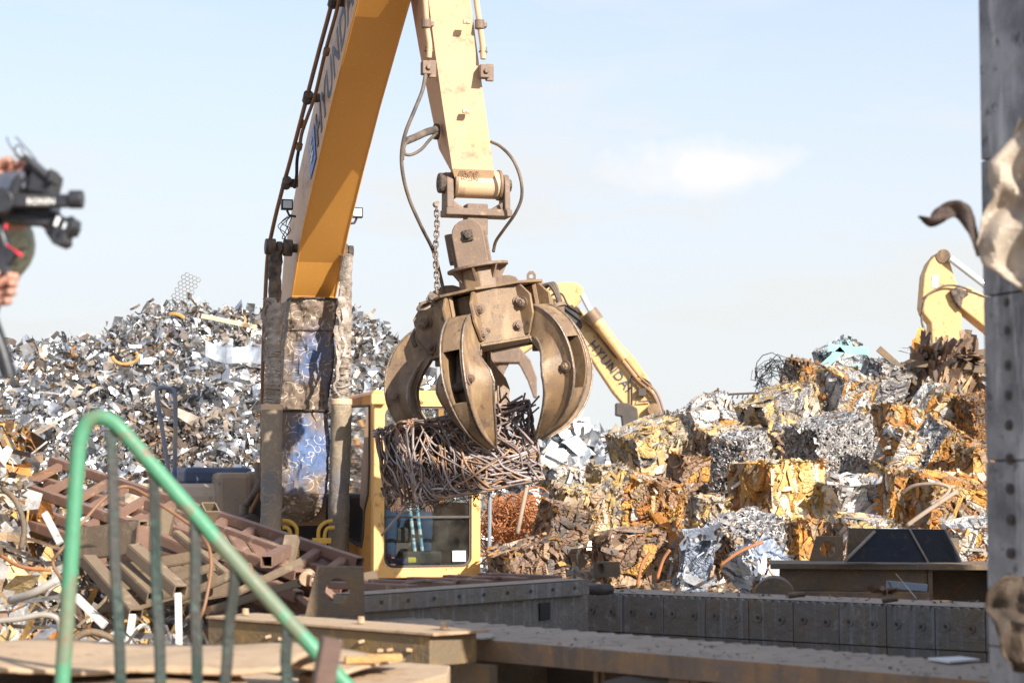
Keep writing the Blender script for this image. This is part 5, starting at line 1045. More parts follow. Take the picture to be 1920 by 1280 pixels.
# below the deck: dark wall added to give the shaded void, ribs, pipe
fl_ = Z(820, 1191, ZT); 
m = MB(); c = fl_ + D1 * 1.2 + D2 * .62; c.z = 1.25; m.box(c, (4.6, .05, 1.4), ax=(D1, D2, UP)); m.build('void_wall', MT['dark'], pr)
m = MB(); c = fl_ + D1 * -.05 + D2 * .3; c.z = 1.3; m.box(c, (.06, .6, 1.35), ax=(D1, D2, UP)); m.build('void_wall', MT['hide'], pr)
for px_ in (1092, 1420):
    c = Z(px_, 1191 + (px_ - 820) * .0773, ZT) + D2 * .12; c.z = 1.45; m = MB(); m.box(c, (.05, .08, 1.05), ax=(D1, D2, UP)); m.box(c + UP * .42 - D2 * .05, (.02, .012, .2), ax=(D1, D2, UP)); m.build('deck_post', MT['hide'], pr, bevel=.004)
m = MB(); m.tube(spline([P(1100, 1320, 6.5), P(1150, 1292, 6.5), P(1230, 1280, 6.45), P(1400, 1288, 6.3), P(1700, 1320, 5.9)], 8), .035, 12); pp = m.build('hydraulic_pipe', MT['dark'], pr, smooth='all')
m = MB(); m.cyl(P(1262, 1281, 6.42), P(1300, 1282, 6.39), .042, n=16); m.cyl(P(1308, 1283, 6.38), P(1325, 1284, 6.36), .046, n=16); m.build('pipe_coupling', MT['hub'], pp, smooth=True)
# far pit wall
a, b = Z(1100, 1109, ZT), Z(2050, 1147, ZT); th = Z(1105, 1100, ZT) - Z(1105, 1109, ZT); dd = (b - a).normalized(); nrm = V((dd.y, -dd.x, 0)); nrm = nrm if nrm.y < 0 else -nrm; L_ = (b - a).length; tk = .36
m = MB(); m.add([a, b, b - nrm * tk, a - nrm * tk], [(0, 1, 2, 3)]); wt = m.build('pit_wall_top', MT['deck'], pr)
npl = 11; wt_ = L_ / npl; bz = .30
for i in range(npl):
    p0 = a + dd * (i * wt_ + .002); p1 = a + dd * ((i + 1) * wt_ - .002)
    m = MB(); 
    # upper plate with a nicked top edge
    tp = [p0 + UP * -.004]; k = 5
    for j in range(k): q = p0.lerp(p1, (j + .5) / k); tp += [q + dd * -.012 - UP * .003, q - UP * ru(.012, .028), q + dd * .014 - UP * .003]
    tp.append(p1 - UP * .004); lo = [p1 - UP * .185, p0 - UP * .185]
    m.prism(tp + lo, nrm * .03)
    m.build('wear_plate', MT['wear'], pr)
    m = MB(); m.prism([p0 - UP * .19, p1 - UP * .19, p1 - UP * .75, p0 - UP * .75], nrm * .026); m.build('wear_plate', MT['wear'], pr)
m = MB(); m.add([a - UP * .75, b - UP * .75, b - nrm * tk - UP * .75, a - nrm * tk - UP * .75, a - UP * .005, b - UP * .005, b - nrm * tk - UP * .005, a - nrm * tk - UP * .005], [(0, 1, 5, 4), (1, 2, 6, 5), (2, 3, 7, 6), (3, 0, 4, 7)]); m.build('pit_wall', MT['wear'], pr)
m = MB(); c = a + nrm * .03; m.cyl(c, c + nrm * .003, .019, n=16); m.m = 1; m.cyl(c + nrm * .003, c + nrm * .0045, .009, n=12); bt = m.build('plate_bolt', [MT['wear'], MT['dark']], pr)
bw = V(bt['_w']); first = True
for i in range(npl):
    for (u, dz) in ((.22, .085), (.72, .09), (.42, .24 + .01 * (i % 3))):
        q = a + dd * ((i + u) * wt_) + nrm * .034 - UP * dz
        if first: bt.location = q - wloc(pr); first = False
        else: clone(bt, pr, q - wloc(pr))
# pit floor
m = MB(); f0 = V((.6, 7.8, 1.3)); m.box(f0, (5.5, 2.4, .06), ax=(dd, nrm, UP)); m.build('pit_floor', MT['dark'], pr)
# left hopper rail (plank) running away to the right
a, b = Z(684, 1116, 2.15), Z(1105, 1087, 2.15); d_ = (b - a).normalized(); nr = V((d_.y, -d_.x, 0)); L_ = (b - a).length
m = MB(); m.prism([a, b, b - UP * .066, a - UP * .066], -nr * .17); m.build('hopper_rail', MT['wear'], pr, bevel=.003)
m = MB(); m.add([a + UP * .004 - nr * .0, b + UP * .004, b + UP * .004 - nr * .17, a + UP * .004 - nr * .17], [(0, 1, 2, 3)]); m.build('hopper_rail_top', MT['deck'], pr)
m = MB(); m.prism([a - UP * .068 - nr * .03, b + d_ * .03 - UP * .068 - nr * .03, b + d_ * .03 - UP * .8 - nr * .03, a - UP * .8 - nr * .03], -nr * .12); m.build('end_wall', MT['wear'], pr)
q = a + d_ * (L_ * .80) - UP * .125 - nr * .028; m = MB(); m.box(q, (.075, .012, .075), ax=(d_, nr, UP)); m.build('sight_hole', MT['black'], pr)
for k in range(9):
    q = a + d_ * (L_ * (k + .6) / 9.3) - UP * .03; m = MB(); m.cyl(q, q + nr * .004, .008, n=10); m.build('plate_bolt', MT['dark'], pr)
for k in range(5):
    q = a - nr * (.42) + d_ * (L_ * (.34 + k * .17)) + UP * .0; m = MB(); m.box(q, (.055, .46, .03), ax=(d_, nr, UP)); m.build('grate_bar', MT['frame'], pr, bevel=.004)
ptA = [P(735, 1103, 8.4), P(770, 1092, 8.5), P(800, 1088, 8.6), P(840, 1092, 8.7)]
m = MB(); m.tube(spline(ptA, 6), .008, 6); m.tube(spline([P(830, 1096, 8.8), P(880, 1085, 8.9), P(960, 1082, 9.1), P(980, 1086, 9.1)], 6), .008, 6); m.build('loose_cable', MT['frame'], pr)
# lifting lugs
def lug(poly, hc_, hr, Y, th, mt='hide', yaw=8, ry=None):
    pts = [P(x, y, Y) for x, y in poly]; dv = V((math.sin(R(yaw)), math.cos(R(yaw)), 0)) * th; m = MB(); m.holed(pts, P(*hc_, Y), hr, dv, ry=ry); return m.build('lifting_lug', MT[mt], pr, bevel=.003)
lug([(571, 1156), (684, 1157), (682, 1061), (594, 1061)], (633, 1107), .046, 7.66, .04, yaw=-6)
lug([(1112, 1106), (1137, 1107), (1137, 1031), (1114, 1031)], (1126, 1066), .017, 9.5, .085, yaw=52, ry=.042)
lug([(1517, 1052), (1581, 1052), (1581, 1004), (1530, 1004)], (1552, 1029), .041, 10.9, .05)
m = MB(); m.box(P(1098, 1103, 9.55), (.28, .12, .05), ax=(D1, D2, UP)); m.build('hinge_block', MT['dark'], pr, bevel=.02)
# cross beam far right with plates standing on it
ZB = 2.14
a, b = Z(1444, 1056, ZB), Z(1444, 1056, ZB) + V((2.6, -.35, 0)); d_ = (b - a).normalized(); nr = V((d_.y, -d_.x, 0)); nr = nr if nr.y < 0 else -nr
m = MB(); m.prism([a, b, b - UP * .03, a - UP * .03], -nr * .5); m.build('beam_top_flange', MT['hide'], pr, bevel=.003)
m = MB(); m.prism([a + d_ * .05 - UP * .03 - nr * .05, a + d_ * .86 - UP * .03 - nr * .05, a + d_ * .86 - UP * .15 - nr * .05, a + d_ * .05 - UP * .15 - nr * .05], -nr * .04)
m.prism([a + d_ * .86 - UP * .03 - nr * .25, b - UP * .03 - nr * .25, b - UP * .4 - nr * .25, a + d_ * .86 - UP * .4 - nr * .25], -nr * .04)
for k in (.86, 1.2, 1.32): m.prism([a + d_ * k - UP * .03 - nr * .04, a + d_ * (k + .025) - UP * .03 - nr * .04, a + d_ * (k + .025) - UP * .35 - nr * .04, a + d_ * k - UP * .35 - nr * .04], -nr * .3)
m.build('beam_web', MT['hide'], pr, bevel=.003)
m = MB(); m.prism([a + d_ * .02 - UP * .15 + nr * .05, a + d_ * .86 - UP * .15 + nr * .05, a + d_ * .86 - UP * .4 + nr * .05, a + d_ * .02 - UP * .4 + nr * .05], -nr * .3); m.build('beam_foot', MT['deckedge'], pr, bevel=.004)
m = MB(); c = P(1452, 1122, 10.6); m.cyl(c - nr * .0, c - nr * .3, .11, n=24); m.build('roller', MT['hide'], pr, smooth=True)
m = MB(); c = P(1700, 1098, 10.75); m.box(c, (.22, .02, .04), rot=M4.Rotation(R(5), 3, 'Y')); s5 = tag(m.build('steel_flat', mat('blue_grey_flat', (.22, .27, .34), rough=.5, bump=.1), bevel=.003), 'blue-grey perforated flat bar lying on the ledge under the cross beam', 'flat bar')
m = MB(); m.tube([P(1680, 1075, 10.6), P(1718, 1121, 10.3)], .003, 5); tag(m.build('thin_wire', MT['crumple']), 'thin straight wire poking up over the pit wall', 'wire')
for nm_, pts, Y, mt_ in (('plate', [(1592, 989), (1641, 991), (1641, 1053), (1588, 1053)], 11.15, 'hide'), ('plate', [(1641, 996), (1641, 991), (1705, 991), (1739, 1054), (1583, 1053)], 10.98, 'navy'), ('plate', [(1706, 991), (1772, 992), (1803, 1054), (1741, 1054)], 11.0, 'navy'), ('plate', [(1778, 1008), (1798, 1008), (1800, 1054), (1780, 1054)], 11.25, 'hide')):
    m = MB(); m.prism([P(x_, y_, Y) for x_, y_ in pts], V((0, .04, 0))); m.build('standing_plate', MT[mt_], pr)
m = MB(); m.tube([P(1583, 1052, 10.965), P(1641, 995, 10.965)], .009, 5); m.build('lit_edge_strip', MT['edge'], pr)  # light strip painted where the plate's thickness catches the light
for q_ in ((1705, 991, 1740, 1053), (1772, 992, 1803, 1053)): m = MB(); m.tube([P(q_[0], q_[1], 10.975), P(q_[2], q_[3], 10.975)], .006, 5); m.build('lit_edge_strip', MT['edge'], pr)
# tower column at the right: its lined inner face looks left, away from the sun
YT = 5.3; cx0 = P(1849, 900, YT).x; dF = V((.37, -.93, 0)).normalized(); nF = V((-dF.y, dF.x, 0)); nF = nF if nF.x < 0 else -nF; b0_ = V((cx0, YT, 0)); b1_ = b0_ + dF * 1.0
m = MB(); m.prism([b0_ - nF * .03, b1_ - nF * .03, V((2.8, b1_.y, 0)), V((2.8, YT + .15, 0)), V((cx0 + .2, YT + .15, 0))], V((0, 0, 4.4))); m.prism([V((2.803, b1_.y, 0)), V((6.5, b1_.y, 0)), V((6.5, YT + .15, 0)), V((2.803, YT + .15, 0))], V((0, 0, 8.6))); tw = m.build('column_and_shade_block', MT['dark'], pr)  # taller block at right added out of view to shade press and low bales
zz = 1.0; random.seed(9)
while zz < 4.0:
    hh = ru(.36, .5); m = MB(); m.box(b0_ + dF * (.5 + ru(0, .004)) - nF * .013 + UP * (zz + hh / 2), (1.0, .03, hh - .003), ax=(dF, -nF, UP)); m.build('column_wear_plate', MT['steel'], pr, bevel=.004); zz += hh
def onface(px_, py_):
    u = (px_ - 960) / FPX; t = (u * YT - cx0) / (dF.x - u * dF.y); return P(px_, py_, YT + dF.y * t)
c = onface(1886, 10); m = MB(); m.cyl(c, c + nF * .006, .014, n=14); m.cyl(c + nF * .006, c + nF * .010, .006, n=10); cbolt = m.build('column_bolt', MT['dark'], pr)
for i, y_ in enumerate((62, 114, 175, 229, 281, 335, 390, 567, 620, 685, 741, 797, 860, 916, 974, 1037, 1095)): clone(cbolt, pr, onface(1887 + i * .6, y_) - wloc(pr) + nF * .004)
# small debris on the decks
random.seed(31)
def debris(n_, xr, yf, z, sz, mt, lab):
    m = MB()
    for i in range(n_):
        px_ = ru(*xr); c = Z(px_, yf(px_) , z); a_ = ru(.4, 1) * sz; d = rdir(); d.z *= .2; d.normalize(); Nn = (UP + rdir() * .3).normalized(); m.col = random.choice(DULL + BRN); flake(m, c + UP * .004, (d - Nn * d.dot(Nn)).normalized(), Nn.cross(d).normalized(), Nn, a_, a_ * .5, ru(.1, .5), 0)
    return tag(m.build('deck_debris', MT[mt]), lab, 'debris', kind='stuff')
debris(200, (700, 1850), lambda x_: 1153 + (x_ - 690) * .079 + ru(4, 34), ZT, .011, 'flake', 'small dark flakes scattered on the dusty near deck')
debris(90, (1120, 1840), lambda x_: 1101 + (x_ - 1105) * .036 + ru(0, 7), ZT, .02, 'flake', 'flakes of rust lying along the top of the pit wall')
m = MB(); pts = [Z(895 + 32 * math.cos(t * .45), 1193 + 5.5 * math.sin(t * .45), ZT + .006) for t in range(14)]; m.prism(pts, UP * .006); tag(m.build('round_disc', MT['edge']), 'flat pale oval disc lying on the front edge of the near deck', 'disc')
for (x_, y_, Y, s_, lab) in ((1497, 1116, 9.0, .05, 'short rusty bolt lying on the pit wall'), (1672, 1125, 8.6, .045, 'small rusty stub on the pit wall near the column')):
    m = MB(); c = P(x_, y_, Y); m.cyl(c - V((s_ * .9, 0, 0)), c + V((s_ * .6, 0, .008)), .014, .011, 10); tag(m.build('rusty_stub', MT['hide'], smooth=True, bevel=.003), lab, 'stub')
m = MB(); c = P(1655, 1113, 8.9); m.col = (.3, .17, .1, 0)
for i in range(6): d = rdir(); d.z = abs(d.z) * .5; Nn = (UP + rdir()).normalized(); flake(m, c + V((ru(-.05, .05), 0, ru(0, .02))), (d - Nn * d.dot(Nn)).normalized(), Nn.cross(d).normalized(), Nn, .05, .02, .4, .3)
tag(m.build('torn_scrap', MT['flake']), 'curled torn rusty offcut on the pit wall in front of the cross beam', 'offcut')
m = MB(); m.prism([Z(1740, 1236, ZT + .005), Z(1800, 1233, ZT + .005), Z(1838, 1238, ZT + .005), Z(1780, 1243, ZT + .005)], UP * .006); tag(m.build('torn_label', MT['paper']), 'scrap of white and blue paper on the near deck beside the column', 'paper')
# front left beam and plates
fb = thing('steel_beam', Z(600, 1180, 2.08), 'rusty yellow-brown box beam with bolt stubs along the front of the press', 'beam')
a, b = Z(390, 1160, 2.09), Z(806, 1192, 2.09); d_ = (b - a).normalized(); nr = V((d_.y, -d_.x, 0)); nr = nr if nr.y < 0 else -nr
m = MB(); m.prism([a, b, b - UP * .10, a - UP * .10], -nr * .22); m.build('web', MT['beam'], fb, bevel=.004)
m = MB(); m.prism([a + UP * .012 + nr * .012, b + UP * .012 + nr * .012 + d_ * .03, b + UP * .012 - nr * .23 + d_ * .05, a + UP * .012 - nr * .23], -UP * .010); m.build('top_plate', MT['tan'], fb, bevel=.002)
m = MB(); m.box((a + b) / 2 - UP * .24 - nr * .3, ((b - a).length, .04, .25), ax=(d_, nr, UP)); m.build('lower_web', MT['hide'], fb)
for k, (u, dz) in enumerate(((.12, .035), (.3, .045), (.36, .05), (.62, .04), (.72, .035), (.80, .06), (.84, .055), (.92, .05))):
    q = a.lerp(b, u) - UP * dz + nr * .004; m = MB(); m.box(q, (.022, .02, .012), rot=M4.Rotation(ru(-.3, .3), 3, 'Y')); m.build('stub', MT['tan'], fb, bevel=.003)
for u in (.62, .97, .08):
    q = a.lerp(b, u) + UP * .025 - nr * .1; m = MB(); m.cyl(q - UP * .01, q + UP * .014, .014, .012, 8); m.build('stub', MT['tan'], fb, bevel=.002)
def warp(name, corners, nx, ny, amp, th, mt, lab, cat, seed, mt2=None):
    A, B_, C_, D_ = corners; rows = []
    for j in range(ny + 1):
        row = []
        for i in range(nx + 1):
            u, v = i / nx, j / ny; q = A.lerp(B_, u).lerp(D_.lerp(C_, u), v); row.append(q + UP * (amp * noise.noise(V((u * 2.3, v * 1.2, seed))) + amp * .1 * noise.noise(V((u * 14, v * 8, seed)))))
        rows.append(row)
    m = MB(); m.grid(rows); o = m.build(name, MT[mt], smooth='all'); s_ = o.modifiers.new('thick', 'SOLIDIFY'); s_.thickness = th; s_.offset = -1; return tag(o, lab, cat)
warp('rusty_sheet', [Z(-60, 1214, 2.14), Z(640, 1209, 2.14), Z(520, 1262, 2.14), Z(-60, 1262, 2.14)], 40, 10, .035, .01, 'tan', 'large warped sheet of dusty tan steel behind the green railing', 'steel sheet', 3)
warp('rusty_sheet', [Z(-80, 1240, 2.10), Z(420, 1247, 2.10), Z(500, 1330, 2.10), Z(-80, 1330, 2.10)], 40, 10, .03, .015, 'tan', 'lower tan steel sheet at the bottom left corner', 'steel sheet', 7)
warp('rusty_sheet', [Z(380, 1216, 2.09), Z(760, 1234, 2.09), Z(650, 1260, 2.09), Z(380, 1250, 2.09)], 30, 8, .02, .008, 'tan', 'thin curled tan sheet lying in front of the box beam', 'steel sheet', 9)
m = MB(); q = [Z(560, 1262, 2.06), Z(640, 1232, 2.06), Z(844, 1247, 2.06), Z(838, 1262, 2.06), Z(700, 1300, 2.06)]; m.prism(q, UP * -.055); tag(m.build('thick_plate', MT['tan'], bevel=.004), 'thick tan plate with a dark end lying below the box beam', 'steel plate')
m = MB(); m.prism([Z(-80, 1262, 2.0), Z(500, 1262, 2.0), Z(900, 1320, 2.0), Z(900, 1700, 2.0), Z(-80, 1700, 2.0)], UP * -.06); tag(m.build('platform', MT['tan'], bevel=.004), 'dusty tan platform floor under the sheets at the lower left', 'platform')
m = MB()
for q in ((650, 1236, 40), (690, 1232, 60)): m.col = (.5, .28, .1, 0); c = Z(q[0] + 30, q[1], 2.11); m.box(c, (.10, .03, .02), rot=M4.Rotation(.2, 3, 'Z'))
tag(m.build('orange_offcut', MT['flake'], bevel=.004), 'bright orange-tan offcut resting on the thick plate', 'offcut')
for (p0, p1, w_, lab, mt_) in (((228, 1285, 5.0), (212, 1258, 5.1), .02, 'short dark green pipe stub poking up between the railing bars', 'greendark'),):
    m = MB(); m.tube([P(*p0), P(*p1)], w_, 12); tag(m.build('pipe_stub', MT[mt_], smooth=True), lab, 'pipe stub')
# foreground square post
c0_, c1_ = P(596, 1330, 4.0), P(622, 1196, 4.0); d_ = (c1_ - c0_).normalized(); X = V((1, .3, 0)).normalized(); X = (X - d_ * X.dot(d_)).normalized(); Yv = d_.cross(X); m = MB(); s_ = .017; t_ = .003
for (ox, oy, sx_, sy_) in ((0, -s_, 2 * s_, t_), (0, s_, 2 * s_, t_), (-s_, 0, t_, 2 * s_), (s_, 0, t_, 2 * s_)): m.box((c0_ + c1_) / 2 + X * ox + Yv * oy, (sx_ + t_ * .9, sy_ + t_ * .8, (c1_ - c0_).length), ax=(X, Yv, d_))
tag(m.build('square_post', mat('dark_brown_square_tube', (.085, .05, .04), (.13, .08, .06), None, 20, .5, .2, .5, bump=.1)), 'dark brown square tube post leaning across the lower end of the green rail', 'post')
# ================================================================== GREEN RAILING
YR = 4.3
rl = thing('green_railing', P(130, 1330, YR), 'chipped green stair railing with a looped top rail and upright bars in the left foreground', 'railing')
rp = [(112, 1420), (116, 1290), (126, 1150), (136, 1000), (144, 880), (150, 825), (163, 793), (186, 782), (210, 790), (236, 815), (290, 877), (362, 960), (440, 1050), (520, 1140), (600, 1228), (680, 1318), (760, 1400)]
m = MB(); m.tube(spline([P(x_, y_, YR) for x_, y_ in rp], 8), .0172, 16); m.build('top_rail', MT['green'], rl, smooth='all')
for top_, bot, w_, tw_ in (((207, 806), (226, 1290), .016, .3), ((287, 888), (301, 1290), .016, .25), ((365, 975), (369, 1290), .016, .3), ((441, 1064), (420, 1290), .016, .5), ((537, 1172), (537, 1300), .016, .3)):
    a, b = P(*top_, YR), P(*bot, YR); rg = []
    for k in range(13):
        c = a.lerp(b, k / 12) + V((.0015 * math.sin(k * .8), 0, 0)); an = tw_ + .15 * math.sin(k * .35 + top_[0]); ux = V((math.cos(an), math.sin(an), 0)); uy = V((-ux.y, ux.x, 0)); rg.append([c - ux * .012 - uy * .006, c + ux * .012 - uy * .006, c + ux * .012 + uy * .006, c - ux * .012 + uy * .006])
    m = MB(); m.loft(rg); m.build('baluster', MT['greendark'], rl, bevel=.003)
# ================================================================== BROWN FRAMES (left)
random.seed(44)
def hollow(m, a, b, w_, h_, upv=UP, t_=.006):
    d = (b - a); L_ = d.length; d.normalize(); X = d.cross(upv).normalized(); Yv = X.cross(d).normalized(); c = (a + b) / 2
    for (ox, oy, sx_, sy_) in ((0, -h_ / 2, w_, t_), (0, h_ / 2, w_, t_), (-w_ / 2, 0, t_, h_ - t_), (w_ / 2, 0, t_, h_ - t_)): m.box(c + X * ox + Yv * oy, (sx_, sy_, L_), ax=(X, Yv, d))
def ladder(a, b, off, n_, mt, lab, w_=.055, h_=.034, skip=0):
    a, b, off = V(a), V(b), V(off); root = thing('welded_lattice', a.lerp(b, .5), lab, 'steel lattice', 'brown tubular frames stacked left of the press')
    for k in (0, 1):
        m = MB(); hollow(m, a + off * k, b + off * k, .05, w_); m.build('rail', MT[mt], root)
    for i in range(n_):
        u = (i + .5) / n_ + ru(-.015, .015); c0 = a.lerp(b, u); m = MB(); hollow(m, c0, c0 + off, h_, .05, upv=(b - a).normalized()); m.build('crossbar', MT[mt], root)
    return root
for (x0, y0, Y0, x1, y1, Y1, ox, oy, oz, n_, mt_, lab) in (
    (20, 905, 11.0, 600, 1108, 9.3, .16, .30, .12, 12, 'frame', 'topmost brown frame running from upper left down to the lug plate'),
    (10, 940, 10.8, 585, 1136, 9.2, .16, .28, .10, 12, 'frame', 'second brown frame just under the topmost one'),
    (60, 985, 10.5, 570, 1160, 9.0, .16, .26, .10, 11, 'frame', 'middle brown frame in the stack left of the lug plate'),
    (300, 985, 9.9, 560, 1080, 9.2, -.10, .22, .10, 7, 'frame', 'lower brown frame with dark openings in the stack'),
    (150, 1050, 10.0, 480, 1175, 9.0, .14, .24, .08, 9, 'frame', 'lowest brown frame of the stack above the tan sheet'),
    (365, 1000, 9.9, 590, 1088, 9.2, .25, -.1, -.18, 8, 'frame', 'short brown frame standing on edge behind the lug plate'),
    (300, 1010, 9.5, 560, 1118, 8.9, .22, -.1, -.16, 9, 'frame', 'short brown frame standing on edge in the middle of the stack'),
    (180, 1075, 9.3, 380, 1040, 9.2, .18, -.05, -.15, 8, 'olive_tube', 'olive frame on edge crossing the others behind the railing bars')):
    ladder(P(x0, y0, Y0), P(x1, y1, Y1), (ox, oy, oz), n_, mt_, lab, w_=.045, h_=.026)
def tubething(p0, p1, w_, h_, mt_, lab, name='square_tube', grp='loose square tubes on the frames'):
    m = MB(); hollow(m, P(*p0), P(*p1), w_, h_); return tag(m.build(name, MT[mt_]), lab, 'steel tube', grp)
tubething((140, 1012, 9.3), (270, 997, 9.0), .05, .10, 'olive_tube', 'wide olive-brown tube lying nearly level across the stack, upper of two')
tubething((140, 1040, 9.2), (258, 1028, 8.95), .05, .045, 'olive_tube', 'thin olive-brown tube parallel to and below the wide one')
tubething((250, 1030, 8.9), (338, 1108, 8.6), .06, .05, 'olive_tube', 'olive tube sloping down right from the end of the wide level tube')
tubething((165, 1050, 9.0), (254, 1152, 8.6), .06, .05, 'olive_tube', 'olive tube sloping down right, leftmost of the sloping tubes')
tubething((228, 1062, 8.95), (288, 1120, 8.7), .06, .05, 'olive_tube', 'short olive tube sloping between the two longer sloping tubes')
tubething((190, 1140, 8.9), (330, 1110, 8.8), .04, .035, 'olive_tube', 'thin olive tube crossing low behind the railing bars')
tubething((272, 985, 9.0), (268, 1030, 9.0), .07, .05, 'frame', 'short brown upright tube at the end of the wide level tube')
tubething((395, 950, 9.3), (372, 1005, 9.4), .07, .06, 'olive_tube', 'open tube end standing up near the dust-covered tank')
tubething((560, 955, 9.3) if 0 else (548, 1008, 9.6), (535, 1068, 9.5), .06, .05, 'olive_tube', 'upright open tube below the yellow pipes')
tubething((500, 1052, 9.0), (540, 1030, 9.6), .05, .05, 'frame', 'short brown tube leaning on the topmost frame')
tubething((318, 950, 9.6), (305, 1000, 9.6), .07, .06, 'olive_tube', 'upright olive tube stub between railing bars')
tubething((690, 1072, 9.0), (695, 1100, 9.0), .09, .07, 'olive_tube', 'open tube end behind the right edge of the lug plate')
for (p0, p1, lab) in (((205, 1124, 9.0), (400, 1062, 8.9), 'long thin tube rising to the right low in the stack'), ((330, 1124, 8.9), (470, 1062, 8.8), 'thin tube rising to the right under the railing slope'), ((400, 1142, 8.8), (560, 1092, 8.7), 'thin tube rising to the right beside the box beam'), ((300, 1092, 9.2), (432, 1032, 9.1), 'thin tube rising to the right in the middle of the stack'), ((440, 1112, 9.0), (566, 1052, 9.0), 'thin tube rising to the right toward the pinkish lump'), ((330, 1000, 9.3), (425, 1078, 9.0), 'thin tube sloping down right beside the cable loop')):
    tubething(p0, p1, .032, .03, 'olive_tube', lab)
for (p0, p1, w_, lab) in (((249, 1152, 8.5), (240, 1215, 8.4), .03, 'short white painted bar standing under the olive tube, leftmost'), ((334, 1112, 8.4), (336, 1214, 8.3), .028, 'tall white painted bar standing behind the railing'), ((142, 1118, 8.5), (197, 1172, 8.4), .035, 'white flat bar slanting down behind the railing loop'), ((84, 962, 8.8), (113, 1018, 8.7), .03, 'white flat bar slanting steeply left of the railing')):
    a, b = P(*p0), P(*p1); m = MB(); d = (b - a).normalized(); X = V((0, 1, 0)).cross(d).normalized(); m.box((a + b) / 2, (w_, .02, (b - a).length), ax=(X, X.cross(d), d)); tag(m.build('white_bar', MT['white'], bevel=.003), lab, 'bar')
ptube('rusty_cable', [(140, 1115, 8.4), (100, 1060, 8.5), (115, 1030, 8.5), (150, 985, 8.6), (200, 930, 8.7), (240, 912, 8.8), (300, 945, 8.7), (375, 1000, 8.6), (396, 1050, 8.5), (385, 1130, 8.4), (370, 1170, 8.4)], .0075, 'pipe', 'thin brown cable looping over the brown frames', 'cable', 8)
ptube('rebar_offcut', [(140, 1200, 7.8), (150, 1190, 7.8), (175, 1184, 7.8), (210, 1196, 7.8), (230, 1208, 7.8)], .014, 'hide', 'bent ribbed rod lying just above the tan sheet', 'rod')
m = MB(); c = P(614, 1062, 9.8); rg = [[c + V((.075 * math.cos(t * .3927) * k_, .06 * math.sin(t * .3927) * k_, zz_ * .06 + .012 * noise.noise(V((t, zz_ * 2, 3))))) for t in range(16)] for zz_, k_ in ((-1, .9), (-.4, 1.05), (.3, 1), (.8, .85), (1, .5))]; m.loft(rg); tag(m.build('crushed_drum', mat('pinkish_dusty_metal', (.34, .22, .18), (.25, .17, .14), None, 8, .5, .2, .8, bump=.3), smooth='all'), 'pinkish crushed metal lump behind the lug plate below the yellow pipes', 'metal lump')
m = MB(); m.box(P(700, 1105, 8.9), (.25, .1, .05), rot=M4.Rotation(R(18), 3, 'Y')); tag(m.build('crushed_drum', MT['frame'], bevel=.01), 'mauve bent flap lying right of the lug plate', 'metal lump')
m = MB(); c = P(574, 1085, 9.2); m.cyl(c, c + V((0, .1, .01)), .035, n=14); tag(m.build('round_puck', MT['tan'], smooth=True, bevel=.005), 'small pale round puck lying on the frames left of the lug plate', 'puck')
# left near scrap heap
prof5 = [(-200, 790), (0, 800), (20, 815), (55, 860), (90, 925), (130, 1000), (160, 1060), (250, 1130), (420, 1170), (600, 1180)]
MIXL = [(OCH, 2), (WH2, 2.4), (ORG, 1.6), (GRY, 3), (BRN, 2.5)]
heap('scrap_heap', prof5, 11.5, 7.6, 1.75, -200, 600, 3000, .055, MIXL, 'core', 'mixed heap of rusty and painted scrap at the left edge behind the railing', 'scrap heap', mt='flake', seed=12, rag=.12, power=1.0, curls=260, strips=260)
for (x_, y_, Y, w_, h_, pal, lab) in ((18, 845, 11.0, 60, 75, 'wht', 'white and rust crushed box at the left edge on top of the mixed heap'), (10, 940, 10.4, 60, 90, 'pnk', 'tan crumpled panel at the left edge below the crushed box')):
    o = bale(x_, y_, w_, h_, Y, 25, 8, PAL[pal], lab, cat='crushed box', seed=int(y_), dens=2.0, fs=.7); o.name = 'crushed_box'; del o['group']
ptube('curved_strap', [(5, 915, 9.6), (30, 940, 9.5), (45, 985, 9.5), (40, 1030, 9.5)], .014, 'hide', 'curved rusty strap hanging at the left edge', 'strap')
ptube('bent_pipe', [(-20, 1165, 7.9), (30, 1160, 7.9), (80, 1152, 7.9), (108, 1160, 7.9), (112, 1185, 7.9)], .012, 'edge', 'pale bent pipe lying low at the left edge', 'pipe')
ptube('rusty_rod', [(0, 1040, 8.6), (40, 1062, 8.5), (95, 1068, 8.5)], .008, 'wire', 'orange bar lying across the left scrap heap', 'rod')
ptube('curved_strap', [(20, 1125, 8.2), (60, 1112, 8.1), (110, 1085, 8.1)], .018, 'edge', 'grey curved sheet edge across the lower left heap', 'strap')
